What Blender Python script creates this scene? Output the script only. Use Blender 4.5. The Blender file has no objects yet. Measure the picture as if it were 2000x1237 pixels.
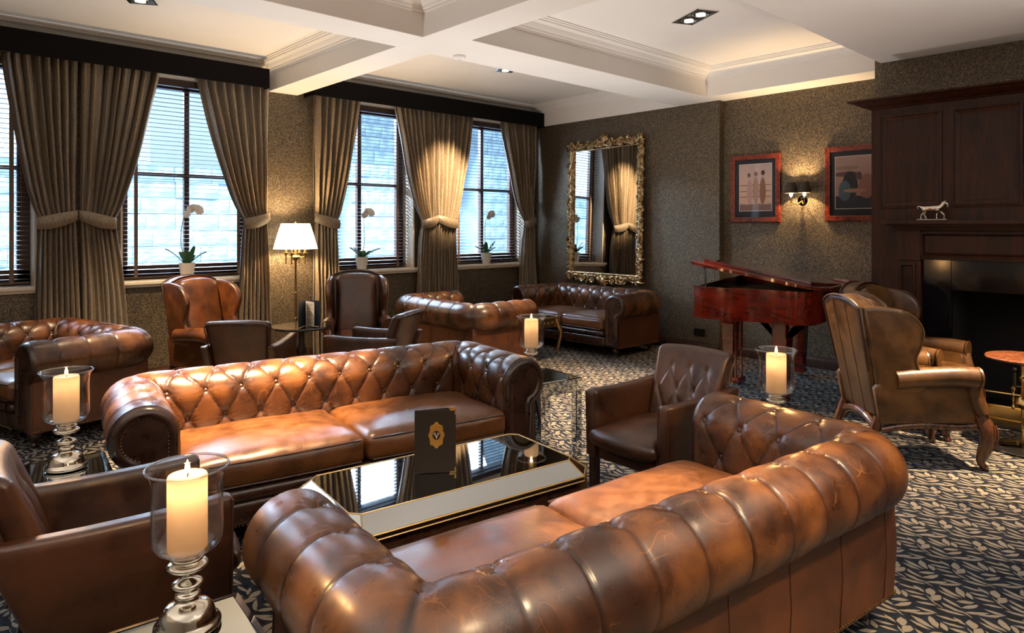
import bpy, bmesh, math, random
import numpy as np
from mathutils import Vector, Matrix, noise as mnoise

random.seed(7)
scene = bpy.context.scene
COL = scene.collection
PI = math.pi
R = math.radians

# ------------------------------------------------------------------ camera
cam_d = bpy.data.cameras.new('camera')
cam_d.sensor_fit = 'HORIZONTAL'
cam_d.sensor_width = 36.0
cam_d.lens = 36.0 * 1325.0 / 2000.0
cam_d.shift_y = -175.5 / 2000.0
cam_d.clip_start = 0.05
cam_d.clip_end = 200
cam = bpy.data.objects.new('camera', cam_d)
COL.objects.link(cam)
cam.location = (0, 0, 1.5)
cam.rotation_euler = (R(90), 0, R(47.18 - 90))
scene.camera = cam

# ------------------------------------------------------------------ world, exposure
scene.view_settings.view_transform = 'Standard'
scene.view_settings.look = 'None'
scene.view_settings.exposure = 0.85
scene.view_settings.gamma = 1.0
scene.view_settings.use_curve_mapping = False
scene.cycles.max_bounces = 10
scene.cycles.diffuse_bounces = 5
scene.cycles.glossy_bounces = 5
scene.cycles.transmission_bounces = 8
scene.cycles.transparent_max_bounces = 12
scene.cycles.sample_clamp_indirect = 1.5
scene.cycles.sample_clamp_direct = 12.0
scene.cycles.caustics_reflective = False
scene.cycles.caustics_refractive = False
scene.cycles.blur_glossy = 1.0
scene.cycles.use_denoising = True
w = bpy.data.worlds.new('sky')
scene.world = w
w.use_nodes = True
bg = w.node_tree.nodes['Background']
bg.inputs[0].default_value = (0.60, 0.81, 1.0, 1)
bg.inputs[1].default_value = 1.7

WARM = (1.0, 0.70, 0.40)
SOFTW = (1.0, 0.83, 0.64)


def lamp(kind, name, loc, energy, color=WARM, target=None, **kw):
    d = bpy.data.lights.new(name, kind)
    d.energy = energy
    d.color = color
    for k, v in kw.items():
        setattr(d, k, v)
    o = bpy.data.objects.new(name, d)
    COL.objects.link(o)
    o.location = loc
    if target is not None:
        o.rotation_euler = (Vector(target) - Vector(loc)).to_track_quat('-Z', 'Y').to_euler()
    return o


def spot(loc, target, energy, angle=50, blend=0.7, color=WARM, size=0.03):
    return lamp('SPOT', 'spot_beam', loc, energy, color, target,
                spot_size=R(angle), spot_blend=blend, shadow_soft_size=size)


# added area lamp outside, out of view, boosting sky light through the windows
lamp('AREA', 'sky_fill', (4.2, 11.2, 4.75), 8600, (0.62, 0.80, 1.0), (4.2, 6.0, 1.2), shape='RECTANGLE', size=11.0, size_y=1.7)
# recessed ceiling downlights
spot((1.45, 3.25, 3.26), (1.45, 3.88, 0.62), 2100, 42, 0.8, size=0.05)
spot((2.45, 1.95, 2.95), (2.08, 1.40, 0.50), 900, 30, 0.9, size=0.05)
spot((1.6, 0.9, 2.95), (1.75, 1.75, 0.45), 90, 36, 0.9, size=0.05)
spot((5.1, 3.25, 3.26), (4.45, 3.75, 0.0), 1350, 58, 0.8, size=0.05)
spot((5.2, 5.66, 3.26), (5.40, 7.1, 2.10), 1100, 32, 0.8, size=0.05)
spot((5.2, 5.66, 3.26), (4.6, 5.5, 0.6), 360, 56, 0.9, size=0.05)
spot((1.45, 5.80, 3.26), (1.9, 6.2, 0.6), 480, 60, 0.9, size=0.05)
spot((5.0, 3.15, 3.26), (4.55, 1.85, 0.55), 750, 32, 0.8, size=0.05)
spot((1.5, -0.5, 2.95), (1.75, 0.95, 0.65), 230, 50, 0.9, size=0.08)
spot((2.9, 0.05, 2.95), (2.35, 0.65, 0.35), 230, 46, 0.9, size=0.08)
spot((5.0, 0.55, 2.95), (5.30, 1.05, 0.1), 1000, 46, 0.8, size=0.05)
# added upward ceiling fill, no fixtures, behind the camera and low between the seats
UP_FILL = (1.0, 0.945, 0.885)
for ux, uy, uz, e in ((0.3, -1.0, 1.2, 240), (-1.7, 2.8, 1.2, 240), (3.4, -0.9, 1.2, 200),
                      (4.25, 4.35, 0.9, 50), (6.0, 3.9, 1.05, 26), (2.3, 4.75, 0.9, 55)):
    spot((ux, uy, uz), (ux + 0.25, uy + 0.35, 3.3) if uz > 1.2 else (ux, uy, 3.0), e, 140, 0.5, UP_FILL, 0.08)


# ------------------------------------------------------------------ helpers: objects
def finish(name, verts, faces, mat, parent=None, smooth=True, angle=40, attrs=None):
    me = bpy.data.meshes.new(name)
    me.from_pydata([tuple(map(float, v)) for v in verts], [], faces)
    me.update()
    bm = bmesh.new()
    bm.from_mesh(me)
    bmesh.ops.recalc_face_normals(bm, faces=bm.faces)
    bm.to_mesh(me)
    bm.free()
    if smooth:
        me.polygons.foreach_set('use_smooth', [True] * len(me.polygons))
        me.set_sharp_from_angle(angle=R(angle))
    if attrs:
        for k, vals in attrs.items():
            a = me.attributes.new(k, 'FLOAT', 'POINT')
            a.data.foreach_set('value', np.asarray(vals, dtype=np.float32))
    if mat:
        me.materials.append(mat)
    o = bpy.data.objects.new(name, me)
    COL.objects.link(o)
    if parent:
        o.parent = parent
    return o


def tag(o, label, cat, group=None):
    o['label'] = label
    o['category'] = cat
    if group:
        o['group'] = group
    return o


def thing(name, label, cat, loc=(0, 0, 0), rz=0.0, group=None):
    o = bpy.data.objects.new(name, None)
    o.empty_display_size = 0.1
    COL.objects.link(o)
    o.location = loc
    o.rotation_euler = (0, 0, R(rz))
    return tag(o, label, cat, group)


def structure(o):
    o['kind'] = 'structure'
    return o


def stuff(o):
    o['kind'] = 'stuff'
    return o


def copy_tree(o, parent=None):
    c = o.copy()
    COL.objects.link(c)
    if parent:
        c.parent = parent
    for ch in list(o.children):
        copy_tree(ch, c)
    return c


def place(o, loc, rz, label=None):
    o.location = loc
    o.rotation_euler = (0, 0, R(rz))
    if label:
        o['label'] = label
    return o


class MB:
    """collects shapes, builds one mesh object"""

    def __init__(self):
        self.v = []
        self.f = []
        self.flat = []

    def add(self, verts, faces, M=None):
        n = len(self.v)
        if M is not None:
            verts = [M @ Vector(p) for p in verts]
        self.v.extend([tuple(p) for p in verts])
        self.f.extend([tuple(i + n for i in fc) for fc in faces])
        return self

    def box(self, a, b, M=None):
        x0, y0, z0 = a
        x1, y1, z1 = b
        vs = [(x0, y0, z0), (x1, y0, z0), (x1, y1, z0), (x0, y1, z0), (x0, y0, z1), (x1, y0, z1), (x1, y1, z1), (x0, y1, z1)]
        fs = [(0, 3, 2, 1), (4, 5, 6, 7), (0, 1, 5, 4), (1, 2, 6, 5), (2, 3, 7, 6), (3, 0, 4, 7)]
        return self.add(vs, fs, M)

    def bbox(self, a, b, c=0.006, M=None):
        """box with chamfered edges"""
        bm = bmesh.new()
        bmesh.ops.create_cube(bm, size=1)
        for v in bm.verts:
            v.co = Vector([(a[i] + b[i]) / 2 + v.co[i] * (b[i] - a[i]) for i in range(3)])
        bmesh.ops.bevel(bm, geom=bm.edges[:], offset=c, segments=2, profile=0.6, affect='EDGES')
        bm.verts.index_update()
        vs = [v.co.copy() for v in bm.verts]
        fs = [[v.index for v in f.verts] for f in bm.faces]
        bm.free()
        self.flat.extend(range(len(self.f), len(self.f) + len(fs)))
        return self.add(vs, fs, M)

    def soft(self, a, b, r=0.03, n=8, bulge=(0, 0, 0), M=None, fn=None):
        """rounded, optionally puffed box"""
        c = np.array([(a[i] + b[i]) / 2 for i in range(3)])
        h = np.array([(b[i] - a[i]) / 2 for i in range(3)])
        r = min(r, min(h) * 0.999)
        idx = {}
        vs, fs = [], []
        t = [2 * i / n - 1 for i in range(n + 1)]
        t = [math.copysign(1 - (1 - abs(q)) ** 1.5, q) if q else 0.0 for q in t]

        def vid(p):
            k = tuple(round(q, 5) for q in p)
            if k not in idx:
                q = np.array(p) * h
                core = np.clip(q, -(h - r), h - r)
                d = q - core
                L = np.linalg.norm(d)
                pt = core + (d / L * r if L > 1e-9 else d)
                u = pt / h
                for ax in range(3):
                    if bulge[ax]:
                        o1, o2 = [j for j in range(3) if j != ax]
                        wgt = (1 - u[o1] ** 2) * (1 - u[o2] ** 2)
                        pt[ax] += bulge[ax] * u[ax] * max(wgt, 0) ** 0.7
                pt = pt + c
                if fn:
                    pt = fn(pt)
                idx[k] = len(vs)
                vs.append(tuple(pt))
            return idx[k]
        for ax in range(3):
            o1, o2 = [j for j in range(3) if j != ax]
            for s in (-1, 1):
                for i in range(n):
                    for j in range(n):
                        q = []
                        for (ii, jj) in ((i, j), (i + 1, j), (i + 1, j + 1), (i, j + 1)):
                            p = [0, 0, 0]
                            p[ax] = s
                            p[o1] = t[ii]
                            p[o2] = t[jj]
                            q.append(vid(p))
                        fs.append(tuple(q))
        return self.add(vs, fs, M)

    def lathe(self, prof, n=24, M=None, closed=True):
        """prof: list of (radius, z)"""
        vs, fs = [], []
        m = len(prof)
        for (r_, z) in prof:
            for k in range(n):
                a = 2 * PI * k / n
                vs.append((r_ * math.cos(a), r_ * math.sin(a), z))
        for i in range(m - 1):
            for k in range(n):
                k2 = (k + 1) % n
                fs.append((i * n + k, i * n + k2, (i + 1) * n + k2, (i + 1) * n + k))
        if closed:
            if prof[0][0] > 1e-5:
                fs.append(tuple(range(n)))
            if prof[-1][0] > 1e-5:
                fs.append(tuple((m - 1) * n + k for k in range(n)))
        return self.add(vs, fs, M)

    def tube(self, pts, rad, n=10, M=None, flat=(1, 1), cap=True, up=(0, 0, 1)):
        pts = [Vector(p) for p in pts]
        m = len(pts)
        if not callable(rad):
            rr = rad if isinstance(rad, (list, tuple)) else [rad] * m
        else:
            rr = [rad(i / (m - 1)) for i in range(m)]
        vs, fs = [], []
        upv = Vector(up)
        prev = None
        for i, p in enumerate(pts):
            d = (pts[min(i + 1, m - 1)] - pts[max(i - 1, 0)]).normalized()
            if prev is None:
                ref = upv if abs(d.dot(upv)) < 0.95 else Vector((1, 0, 0))
                s = d.cross(ref).normalized()
            else:
                s = (prev - d * prev.dot(d)).normalized()
            prev = s
            t = s.cross(d).normalized()
            for k in range(n):
                a = 2 * PI * k / n
                vs.append(p + s * (math.cos(a) * rr[i] * flat[0]) + t * (math.sin(a) * rr[i] * flat[1]))
        for i in range(m - 1):
            for k in range(n):
                k2 = (k + 1) % n
                fs.append((i * n + k, i * n + k2, (i + 1) * n + k2, (i + 1) * n + k))
        if cap:
            fs.append(tuple(range(n))[::-1])
            fs.append(tuple((m - 1) * n + k for k in range(n)))
        return self.add(vs, fs, M)

    def ball(self, c, r, n=8, sc=(1, 1, 1), M=None):
        m = max(4, n // 2 + 1)
        vs = [(c[0], c[1], c[2] - r * sc[2])]
        for i in range(1, m):
            th = PI * i / m
            for k in range(n):
                a = 2 * PI * k / n
                vs.append((c[0] + r * sc[0] * math.sin(th) * math.cos(a), c[1] + r * sc[1] * math.sin(th) * math.sin(a), c[2] - r * sc[2] * math.cos(th)))
        vs.append((c[0], c[1], c[2] + r * sc[2]))
        fs = []
        for k in range(n):
            k2 = (k + 1) % n
            fs.append((0, 1 + k2, 1 + k))
            for i in range(m - 2):
                a, b = 1 + i * n, 1 + (i + 1) * n
                fs.append((a + k, a + k2, b + k2, b + k))
            fs.append((1 + (m - 2) * n + k, 1 + (m - 2) * n + k2, len(vs) - 1))
        return self.add(vs, fs, M)

    def slab(self, outline, t0, t1, r, fn, seg=3, puff=0.0):
        """a plate of the closed 2D outline between t0 and t1 with rounded rims; fn(a,b,c) -> xyz"""
        P = np.array(outline, dtype=float)
        area = 0.5 * np.sum(P[:, 0] * np.roll(P[:, 1], -1) - np.roll(P[:, 0], -1) * P[:, 1])
        if area < 0:
            P = P[::-1]
        rings = []
        for k in range(seg + 1):
            a = PI / 2 * k / seg
            rings.append((r * (1 - math.sin(a)), t0 + r * (1 - math.cos(a))))
        for k in range(seg, -1, -1):
            a = PI / 2 * k / seg
            rings.append((r * (1 - math.sin(a)), t1 - r * (1 - math.cos(a))))
        m = len(P)
        vs, fs = [], []
        for ins, t in rings:
            Q = inset(P, ins)
            for q in Q:
                vs.append(fn(q[0], q[1], t))
        for i in range(len(rings) - 1):
            for k in range(m):
                k2 = (k + 1) % m
                fs.append((i * m + k, i * m + k2, (i + 1) * m + k2, (i + 1) * m + k))
        fs.append(tuple(range(m)))
        fs.append(tuple((len(rings) - 1) * m + k for k in range(m)))
        return self.add(vs, fs)

    def grid(self, nu, nv, fn, close_u=False, M=None):
        vs = [fn(i / nu, j / nv) for j in range(nv + 1) for i in range(nu + 1)]
        fs = [(j * (nu + 1) + i, j * (nu + 1) + i + 1, (j + 1) * (nu + 1) + i + 1, (j + 1) * (nu + 1) + i) for j in range(nv) for i in range(nu)]
        return self.add(vs, fs, M)

    def obj(self, name, mat, parent=None, smooth=True, angle=40):
        o = finish(name, self.v, self.f, mat, parent, smooth, angle)
        for i in self.flat:                      # chamfered boxes keep true flat faces
            o.data.polygons[i].use_smooth = False
        return o


def inset(P, d):
    if abs(d) < 1e-9:
        return P
    e = np.roll(P, -1, axis=0) - P
    L = np.linalg.norm(e, axis=1, keepdims=True)
    e = e / np.maximum(L, 1e-9)
    nrm = np.stack([-e[:, 1], e[:, 0]], axis=1)
    v = nrm + np.roll(nrm, 1, axis=0)
    q = np.sum(v * nrm, axis=1, keepdims=True)
    v = v / np.maximum(q, 0.5)
    return P + v * d


def smooth_path(pts, k=6):
    """Catmull-Rom through the points"""
    P = [np.array(p, dtype=float) for p in pts]
    P = [2 * P[0] - P[1]] + P + [2 * P[-1] - P[-2]]
    out = []
    for i in range(1, len(P) - 2):
        for j in range(k):
            t = j / k
            a, b, c, d = P[i - 1], P[i], P[i + 1], P[i + 2]
            out.append(0.5 * ((2 * b) + (c - a) * t + (2 * a - 5 * b + 4 * c - d) * t * t + (-a + 3 * b - 3 * c + d) * t ** 3))
    out.append(P[-2])
    return [tuple(p) for p in out]


def T(x=0, y=0, z=0, rz=0, rx=0, ry=0, s=1):
    return Matrix.Translation((x, y, z)) @ Matrix.Rotation(R(rz), 4, 'Z') @ Matrix.Rotation(R(ry), 4, 'Y') @ Matrix.Rotation(R(rx), 4, 'X') @ Matrix.Scale(s, 4)


# ------------------------------------------------------------------ helpers: materials
class X:
    """a node socket with arithmetic"""
    nt = None

    def __init__(self, s):
        self.s = s

    @staticmethod
    def m(op, *a, clamp=False):
        n = X.nt.nodes.new('ShaderNodeMath')
        n.operation = op
        n.use_clamp = clamp
        for i, q in enumerate(a):
            if isinstance(q, X):
                X.nt.links.new(q.s, n.inputs[i])
            else:
                n.inputs[i].default_value = q
        return X(n.outputs[0])

    def __add__(s, o): return X.m('ADD', s, o)
    __radd__ = __add__
    def __sub__(s, o): return X.m('SUBTRACT', s, o)
    def __rsub__(s, o): return X.m('SUBTRACT', o, s)
    def __mul__(s, o): return X.m('MULTIPLY', s, o)
    __rmul__ = __mul__
    def __truediv__(s, o): return X.m('DIVIDE', s, o)
    def abs(s): return X.m('ABSOLUTE', s)
    def frac(s): return X.m('FRACT', s)
    def floor(s): return X.m('FLOOR', s)
    def pow(s, o): return X.m('POWER', s, o)
    def sin(s): return X.m('SINE', s)
    def lt(s, o): return X.m('LESS_THAN', s, o)
    def gt(s, o): return X.m('GREATER_THAN', s, o)
    def max(s, o): return X.m('MAXIMUM', s, o)
    def min(s, o): return X.m('MINIMUM', s, o)

    def ss(s, a, b, lo=0.0, hi=1.0):
        n = X.nt.nodes.new('ShaderNodeMapRange')
        n.interpolation_type = 'SMOOTHSTEP'
        X.nt.links.new(s.s, n.inputs[0])
        n.inputs[1].default_value = a
        n.inputs[2].default_value = b
        n.inputs[3].default_value = lo
        n.inputs[4].default_value = hi
        return X(n.outputs[0])


class Mat:
    def __init__(self, name):
        self.m = bpy.data.materials.new(name)
        self.m.use_nodes = True
        self.nt = self.m.node_tree
        X.nt = self.nt
        self.b = self.nt.nodes['Principled BSDF']
        self.out = self.nt.nodes['Material Output']
        self.tc = self.nt.nodes.new('ShaderNodeTexCoord')

    def co(self, kind='Object', scale=(1, 1, 1), rot=(0, 0, 0)):
        n = self.nt.nodes.new('ShaderNodeMapping')
        self.nt.links.new(self.tc.outputs[kind], n.inputs[0])
        n.inputs['Scale'].default_value = scale
        n.inputs['Rotation'].default_value = [R(q) for q in rot]
        return n.outputs[0]

    def sep(self, v):
        n = self.nt.nodes.new('ShaderNodeSeparateXYZ')
        self.nt.links.new(v, n.inputs[0])
        return [X(o) for o in n.outputs]

    def noise(self, v, scale, detail=3, rough=0.5, dist=0.0):
        n = self.nt.nodes.new('ShaderNodeTexNoise')
        self.nt.links.new(v, n.inputs['Vector'])
        n.inputs['Scale'].default_value = scale
        n.inputs['Detail'].default_value = detail
        n.inputs['Roughness'].default_value = rough
        n.inputs['Distortion'].default_value = dist
        return X(n.outputs[0])

    def voronoi(self, v, scale, feature='F1'):
        n = self.nt.nodes.new('ShaderNodeTexVoronoi')
        n.feature = feature
        self.nt.links.new(v, n.inputs['Vector'])
        n.inputs['Scale'].default_value = scale
        return n

    def attr(self, name):
        n = self.nt.nodes.new('ShaderNodeAttribute')
        n.attribute_name = name
        return X(n.outputs['Fac'])

    def mix(self, f, a, b):
        n = self.nt.nodes.new('ShaderNodeMix')
        n.data_type = 'RGBA'
        self.link(f, n.inputs[0])
        self.link(a, n.inputs[6])
        self.link(b, n.inputs[7])
        return n.outputs[2]

    def link(self, a, sock):
        if isinstance(a, X):
            a = a.s
        if isinstance(a, (int, float)):
            sock.default_value = a
        elif isinstance(a, tuple):
            sock.default_value = a if len(a) == 4 else (*a, 1)
        else:
            self.nt.links.new(a, sock)

    def set(self, **kw):
        names = {'color': 'Base Color', 'rough': 'Roughness', 'metal': 'Metallic', 'spec': 'Specular IOR Level', 'coat': 'Coat Weight',
                 'coatr': 'Coat Roughness', 'sheen': 'Sheen Weight', 'trans': 'Transmission Weight', 'ior': 'IOR', 'emit': 'Emission Color',
                 'emits': 'Emission Strength', 'sss': 'Subsurface Weight', 'sssr': 'Subsurface Radius', 'aniso': 'Anisotropic', 'alpha': 'Alpha'}
        for k, v in kw.items():
            if k == 'sssr':
                self.b.inputs[names[k]].default_value = v
            else:
                self.link(v, self.b.inputs[names[k]])
        return self

    def bump(self, h, strength=0.3, dist=0.01):
        n = self.nt.nodes.new('ShaderNodeBump')
        self.link(h, n.inputs['Height'])
        n.inputs['Strength'].default_value = strength
        n.inputs['Distance'].default_value = dist
        self.nt.links.new(n.outputs[0], self.b.inputs['Normal'])
        return self


def plain(name, color, rough=0.5, metal=0.0, coat=0.0, **kw):
    m = Mat(name).set(color=color, rough=rough, metal=metal, coat=coat, **kw)
    return m.m


def leather(name, dark, mid, light, rough=0.33, scratch=0.5, seed=0.0, bump=0.25, coat=0.0):
    m = Mat(name)
    c = m.co('Object', rot=(13 * seed, 7 * seed, 31 * seed))
    n1 = m.noise(c, 3.2, 4, 0.55, 0.4)
    n2 = m.noise(c, 14.0, 4, 0.6, 0.2)
    base = m.mix((n1 * 0.65 + n2 * 0.35).ss(0.36, 0.64), dark, mid)
    wear = m.attr('wear')
    base = m.mix((wear * n1.ss(0.35, 0.7) * 0.55), base, light)
    # fine pale creases and scratches of pulled hide
    sc = None
    for k, (fq, wd, st) in enumerate(((3.4, 0.0026, 0.75), (5.2, 0.0032, 0.6), (8.5, 0.005, 0.5), (4.3, 0.0024, 0.6), (6.8, 0.0036, 0.55))):
        cc = m.co('Object', rot=(41 * k + 5 * seed, 23 * k, 67 * k))
        line = (m.noise(cc, fq, 1, 0.4, 0.9) - 0.5).abs().ss(0.0, wd, 1, 0) * m.noise(cc, 6.0, 1).ss(0.46, 0.60) * st
        sc = line if sc is None else sc.max(line)
    sc = sc * scratch
    base = m.mix(sc.min(0.8), base, light)
    base = m.mix(m.attr('crease') * 0.85, base, (0.010, 0.004, 0.002))      # shade of the stitched folds, painted dark into the colour
    m.set(color=base, rough=n2.ss(0.3, 0.7, rough - 0.05, rough + 0.09), spec=0.6, coat=coat, coatr=0.18)
    m.bump(n2 * 0.7 + m.noise(c, 60, 3) * 0.35, bump, 0.004)
    return m.m


def wood(name, dark, light, rough=0.3, scale=(1, 1, 0.12), coat=0.3, freq=14.0):
    m = Mat(name)
    c = m.co('Object', scale=scale)
    g = m.noise(c, freq, 6, 0.62, 1.2)
    g2 = m.noise(c, freq * 5, 3, 0.6, 0.2)
    m.set(color=m.mix((g * 0.75 + g2 * 0.25).ss(0.36, 0.66), dark, light), rough=rough, coat=coat, coatr=0.1)
    return m.m


def emitter(name, color, strength, base=(0.9, 0.85, 0.75)):
    m = Mat(name).set(color=base, emit=color, emits=strength, rough=0.7)
    m.m.cycles.emission_sampling = 'NONE'      # the lamp beside it does the lighting
    return m.m


# leathers
LEA = leather('tan_brown_leather', (0.027, 0.0088, 0.0036), (0.074, 0.0225, 0.0060), (0.38, 0.145, 0.036), 0.31, 0.6, 0.0, 0.09)
LEA_SEAT = leather('worn_seat_leather', (0.052, 0.018, 0.0055), (0.130, 0.046, 0.012), (0.46, 0.22, 0.075), 0.33, 0.45, 1.3, 0.2)
LEA_OUT = leather('plain_outer_leather', (0.046, 0.013, 0.004), (0.090, 0.026, 0.0065), (0.24, 0.095, 0.025), 0.40, 0.1, 2.1, 0.08, 0.0)
LEA_DARK = leather('dark_brown_leather', (0.013, 0.005, 0.003), (0.038, 0.013, 0.006), (0.18, 0.075, 0.03), 0.30, 0.2, 3.0, 0.12)
LEA_BROWNW = leather('brown_wing_leather', (0.026, 0.009, 0.0045), (0.075, 0.025, 0.009), (0.24, 0.10, 0.035), 0.34, 0.2, 7.0, 0.15)
LEA_WING = leather('chestnut_wing_leather', (0.050, 0.016, 0.005), (0.150, 0.046, 0.011), (0.34, 0.14, 0.04), 0.33, 0.2, 4.0, 0.15)
LEA_OLIVE = leather('olive_brown_leather', (0.042, 0.018, 0.006), (0.125, 0.056, 0.0155), (0.26, 0.14, 0.05), 0.33, 0.1, 5.0, 0.15)
LEA_QUILT = plain('table_side_leather', (0.030, 0.012, 0.008), 0.3)
PIPE = plain('piping_leather', (0.035, 0.012, 0.006), 0.45)
NAIL = plain('antique_brass_nail', (0.30, 0.19, 0.09), 0.35, 1.0)
# woods
MAHOG = wood('fireplace_mahogany', (0.014, 0.0038, 0.0016), (0.050, 0.0125, 0.0042), 0.42, coat=0.0)
MAHOG.node_tree.nodes['Principled BSDF'].inputs['Specular IOR Level'].default_value = 0.28
PIANO = wood('piano_red_mahogany', (0.055, 0.004, 0.002), (0.155, 0.011, 0.004), 0.12, scale=(1, 0.15, 1), coat=0.9, freq=10)
DARKW = wood('dark_leg_wood', (0.012, 0.006, 0.004), (0.035, 0.015, 0.009), 0.3)
CARVED = wood('carved_walnut', (0.035, 0.012, 0.006), (0.11, 0.042, 0.018), 0.22)
BLINDW = plain('dark_blind_wood', (0.055, 0.030, 0.022), 0.4)
FRAMEW = plain('window_frame_brown', (0.045, 0.020, 0.016), 0.35)
BURR = wood('red_burr_frame', (0.075, 0.010, 0.005), (0.23, 0.038, 0.014), 0.25, scale=(1, 1, 1), freq=22)
BASEB = wood('baseboard_mahogany', (0.016, 0.006, 0.004), (0.045, 0.015, 0.008), 0.35)
TAN_TOP = wood('reddish_table_wood', (0.12, 0.035, 0.016), (0.30, 0.11, 0.055), 0.2, coat=0.6)
# metals, glass
SILVER = plain('polished_nickel', (0.78, 0.70, 0.58), 0.10, 1.0)
BRASS = plain('polished_brass', (0.80, 0.56, 0.22), 0.2, 1.0)
AGED_BRASS = plain('aged_brass', (0.42, 0.29, 0.13), 0.36, 1.0)
CHROME = plain('chrome', (0.8, 0.8, 0.8), 0.08, 1.0)
STEELD = plain('dark_steel', (0.10, 0.09, 0.08), 0.3, 1.0)
MIRROR = plain('mirror_glass', (0.86, 0.88, 0.88), 0.015, 1.0)
MIRROR_SM = plain('smoked_mirror', (0.42, 0.43, 0.44), 0.02, 1.0)
MIRROR_B = plain('table_mirror', (0.60, 0.64, 0.64), 0.03, 1.0)
BLACK = plain('black_lacquer', (0.010, 0.009, 0.009), 0.12, coat=0.5)
BLACKST = plain('black_marble', (0.006, 0.006, 0.007), 0.10)
SOOT = plain('firebox_soot', (0.006, 0.005, 0.005), 0.9)


def glass_mat(name, tint=(1, 1, 1), base=0.04):
    """thin clear glass: lets light straight through, reflects more at grazing angles"""
    m = Mat(name)
    nt = m.nt
    tr = nt.nodes.new('ShaderNodeBsdfTransparent')
    tr.inputs[0].default_value = (*tint, 1)
    gl = nt.nodes.new('ShaderNodeBsdfGlossy')
    gl.inputs['Roughness'].default_value = 0.02
    lw = nt.nodes.new('ShaderNodeLayerWeight')
    lw.inputs[0].default_value = 0.5
    fac = X(lw.outputs['Facing']).pow(2.6) * 0.85 + base
    mx = nt.nodes.new('ShaderNodeMixShader')
    nt.links.new(fac.s, mx.inputs[0])
    nt.links.new(tr.outputs[0], mx.inputs[1])
    nt.links.new(gl.outputs[0], mx.inputs[2])
    nt.links.new(mx.outputs[0], m.out.inputs[0])
    return m.m


GLASS = glass_mat('clear_glass', (0.97, 0.97, 0.97))
PANE = glass_mat('window_pane_glass', (0.96, 0.98, 1.0))

# paint, paper, cloth
m = Mat('ceiling_paint')
c = m.co('Object')
m.set(color=m.mix(m.noise(c, 1.2, 3).ss(0.3, 0.7), (0.80, 0.782, 0.752), (0.84, 0.825, 0.80)), rough=0.6)
PAINT = m.m
REARP = plain('rear_wall_paint', (0.34, 0.30, 0.25), 0.6)
CREAM = plain('cream_gloss_paint', (0.78, 0.70, 0.58), 0.35)
WHITE_POT = plain('white_ceramic', (0.82, 0.80, 0.76), 0.25)

m = Mat('wallpaper_vermicelli')
c = m.co('Object')
r1 = (m.noise(c, 95.0, 1, 0.4, 0.6) - 0.5).abs().ss(0.035, 0.080, 1, 0)
base = m.mix(m.noise(c, 250, 2).ss(0.3, 0.7), (0.016, 0.013, 0.012), (0.028, 0.024, 0.022))
m.set(color=m.mix(r1, base, (0.23, 0.175, 0.105)), rough=0.45, metal=r1 * 0.45, spec=0.4)
m.bump(r1, 0.15, 0.003)
PAPER = m.m

m = Mat('taupe_silk_curtain')
c = m.co('Object', scale=(1, 1, 0.35))
n = m.noise(c, 90, 4, 0.7, 0.3)
m.set(color=m.mix(n.ss(0.35, 0.65), (0.125, 0.094, 0.062), (0.235, 0.180, 0.120)), rough=0.42, sheen=0.15, spec=0.5)
m.bump(n, 0.12, 0.003)
CURTAIN = m.m
PELMET = plain('black_pelmet_fabric', (0.006, 0.005, 0.005), 0.9, spec=0.08)
BLUETRIM = plain('curtain_edge_trim', (0.05, 0.06, 0.075), 0.7)

# carpet: a woven repeat of slim leaves, stems and seed heads, taupe on navy black
LEAVES = [(.268, .48, -.507, .033, .012), (.47, .445, 2.15, .032, .012), (.243, .945, -.281, .041, .0105), (.363, .021, -.26, .028, .008),
          (.254, .778, .335, .049, .0085), (.344, .692, .462, .04, .006), (.615, .586, .261, .043, .0065), (.781, .489, .41, .044, .007),
          (.914, .397, .906, .049, .0065), (.573, .831, 1.414, .035, .0085), (.725, .807, 1.743, .042, .0085), (.925, .777, 1.482, .047, .007),
          (.992, .941, 1.438, .048, .0065), (.314, .194, .96, .037, .0062), (.474, .173, .916, .035, .0062), (.671, .17, 1.088, .035, .0062),
          (.179, .352, .217, .029, .0065), (.884, .055, .811, .037, .006), (.119, .225, .891, .04, .0058), (.54, .325, -.123, .04, .0025),
          (.96, .592, .21, .03, .0025), (.693, .337, .123, .031, .0022)]
m = Mat('leaf_carpet')
c0 = m.co('Object')
wx_ = (m.noise(c0, 26.0, 1) - 0.5) * 0.05
wy_ = (m.noise(m.co('Object', rot=(0, 0, 70)), 26.0, 1) - 0.5) * 0.05
fx_, fy_, _z = m.sep(c0)
p_ = fx_ * -3.2094 + fy_ * -2.9765 + wx_
q_ = fx_ * 3.0714 + fy_ * -2.5279 + wy_
lf = None
for (pc, qc, ang, hl, hw_) in LEAVES:
    dp = X.m('WRAP', p_ - pc, 0.5, -0.5)
    dq = X.m('WRAP', q_ - qc, 0.5, -0.5)
    ca, sa = math.cos(ang), math.sin(ang)
    # tile metric: dx = .2305 dp + .034 dq, dy = .2514 dq
    lx_ = dp * (0.2305 * ca) + dq * (0.034 * ca + 0.2514 * sa)
    ly_ = dp * (-0.2305 * sa) + dq * (-0.034 * sa + 0.2514 * ca)
    body = (lx_ * lx_ * (-hw_ * 1.4 / hl ** 2) + hw_ * 1.4) - (ly_ - lx_ * lx_ * (2.0 if hl > 0.035 else 0.0)).abs()
    lf = body if lf is None else lf.max(body)
lf = lf.ss(-0.0008, 0.0012)
pile = m.noise(c0, 420, 2)
colr = m.mix(lf, m.mix(m.noise(c0, 26, 2).ss(0.4, 0.6), (0.007, 0.008, 0.012), (0.013, 0.018, 0.032)), (0.27, 0.232, 0.185))
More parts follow.
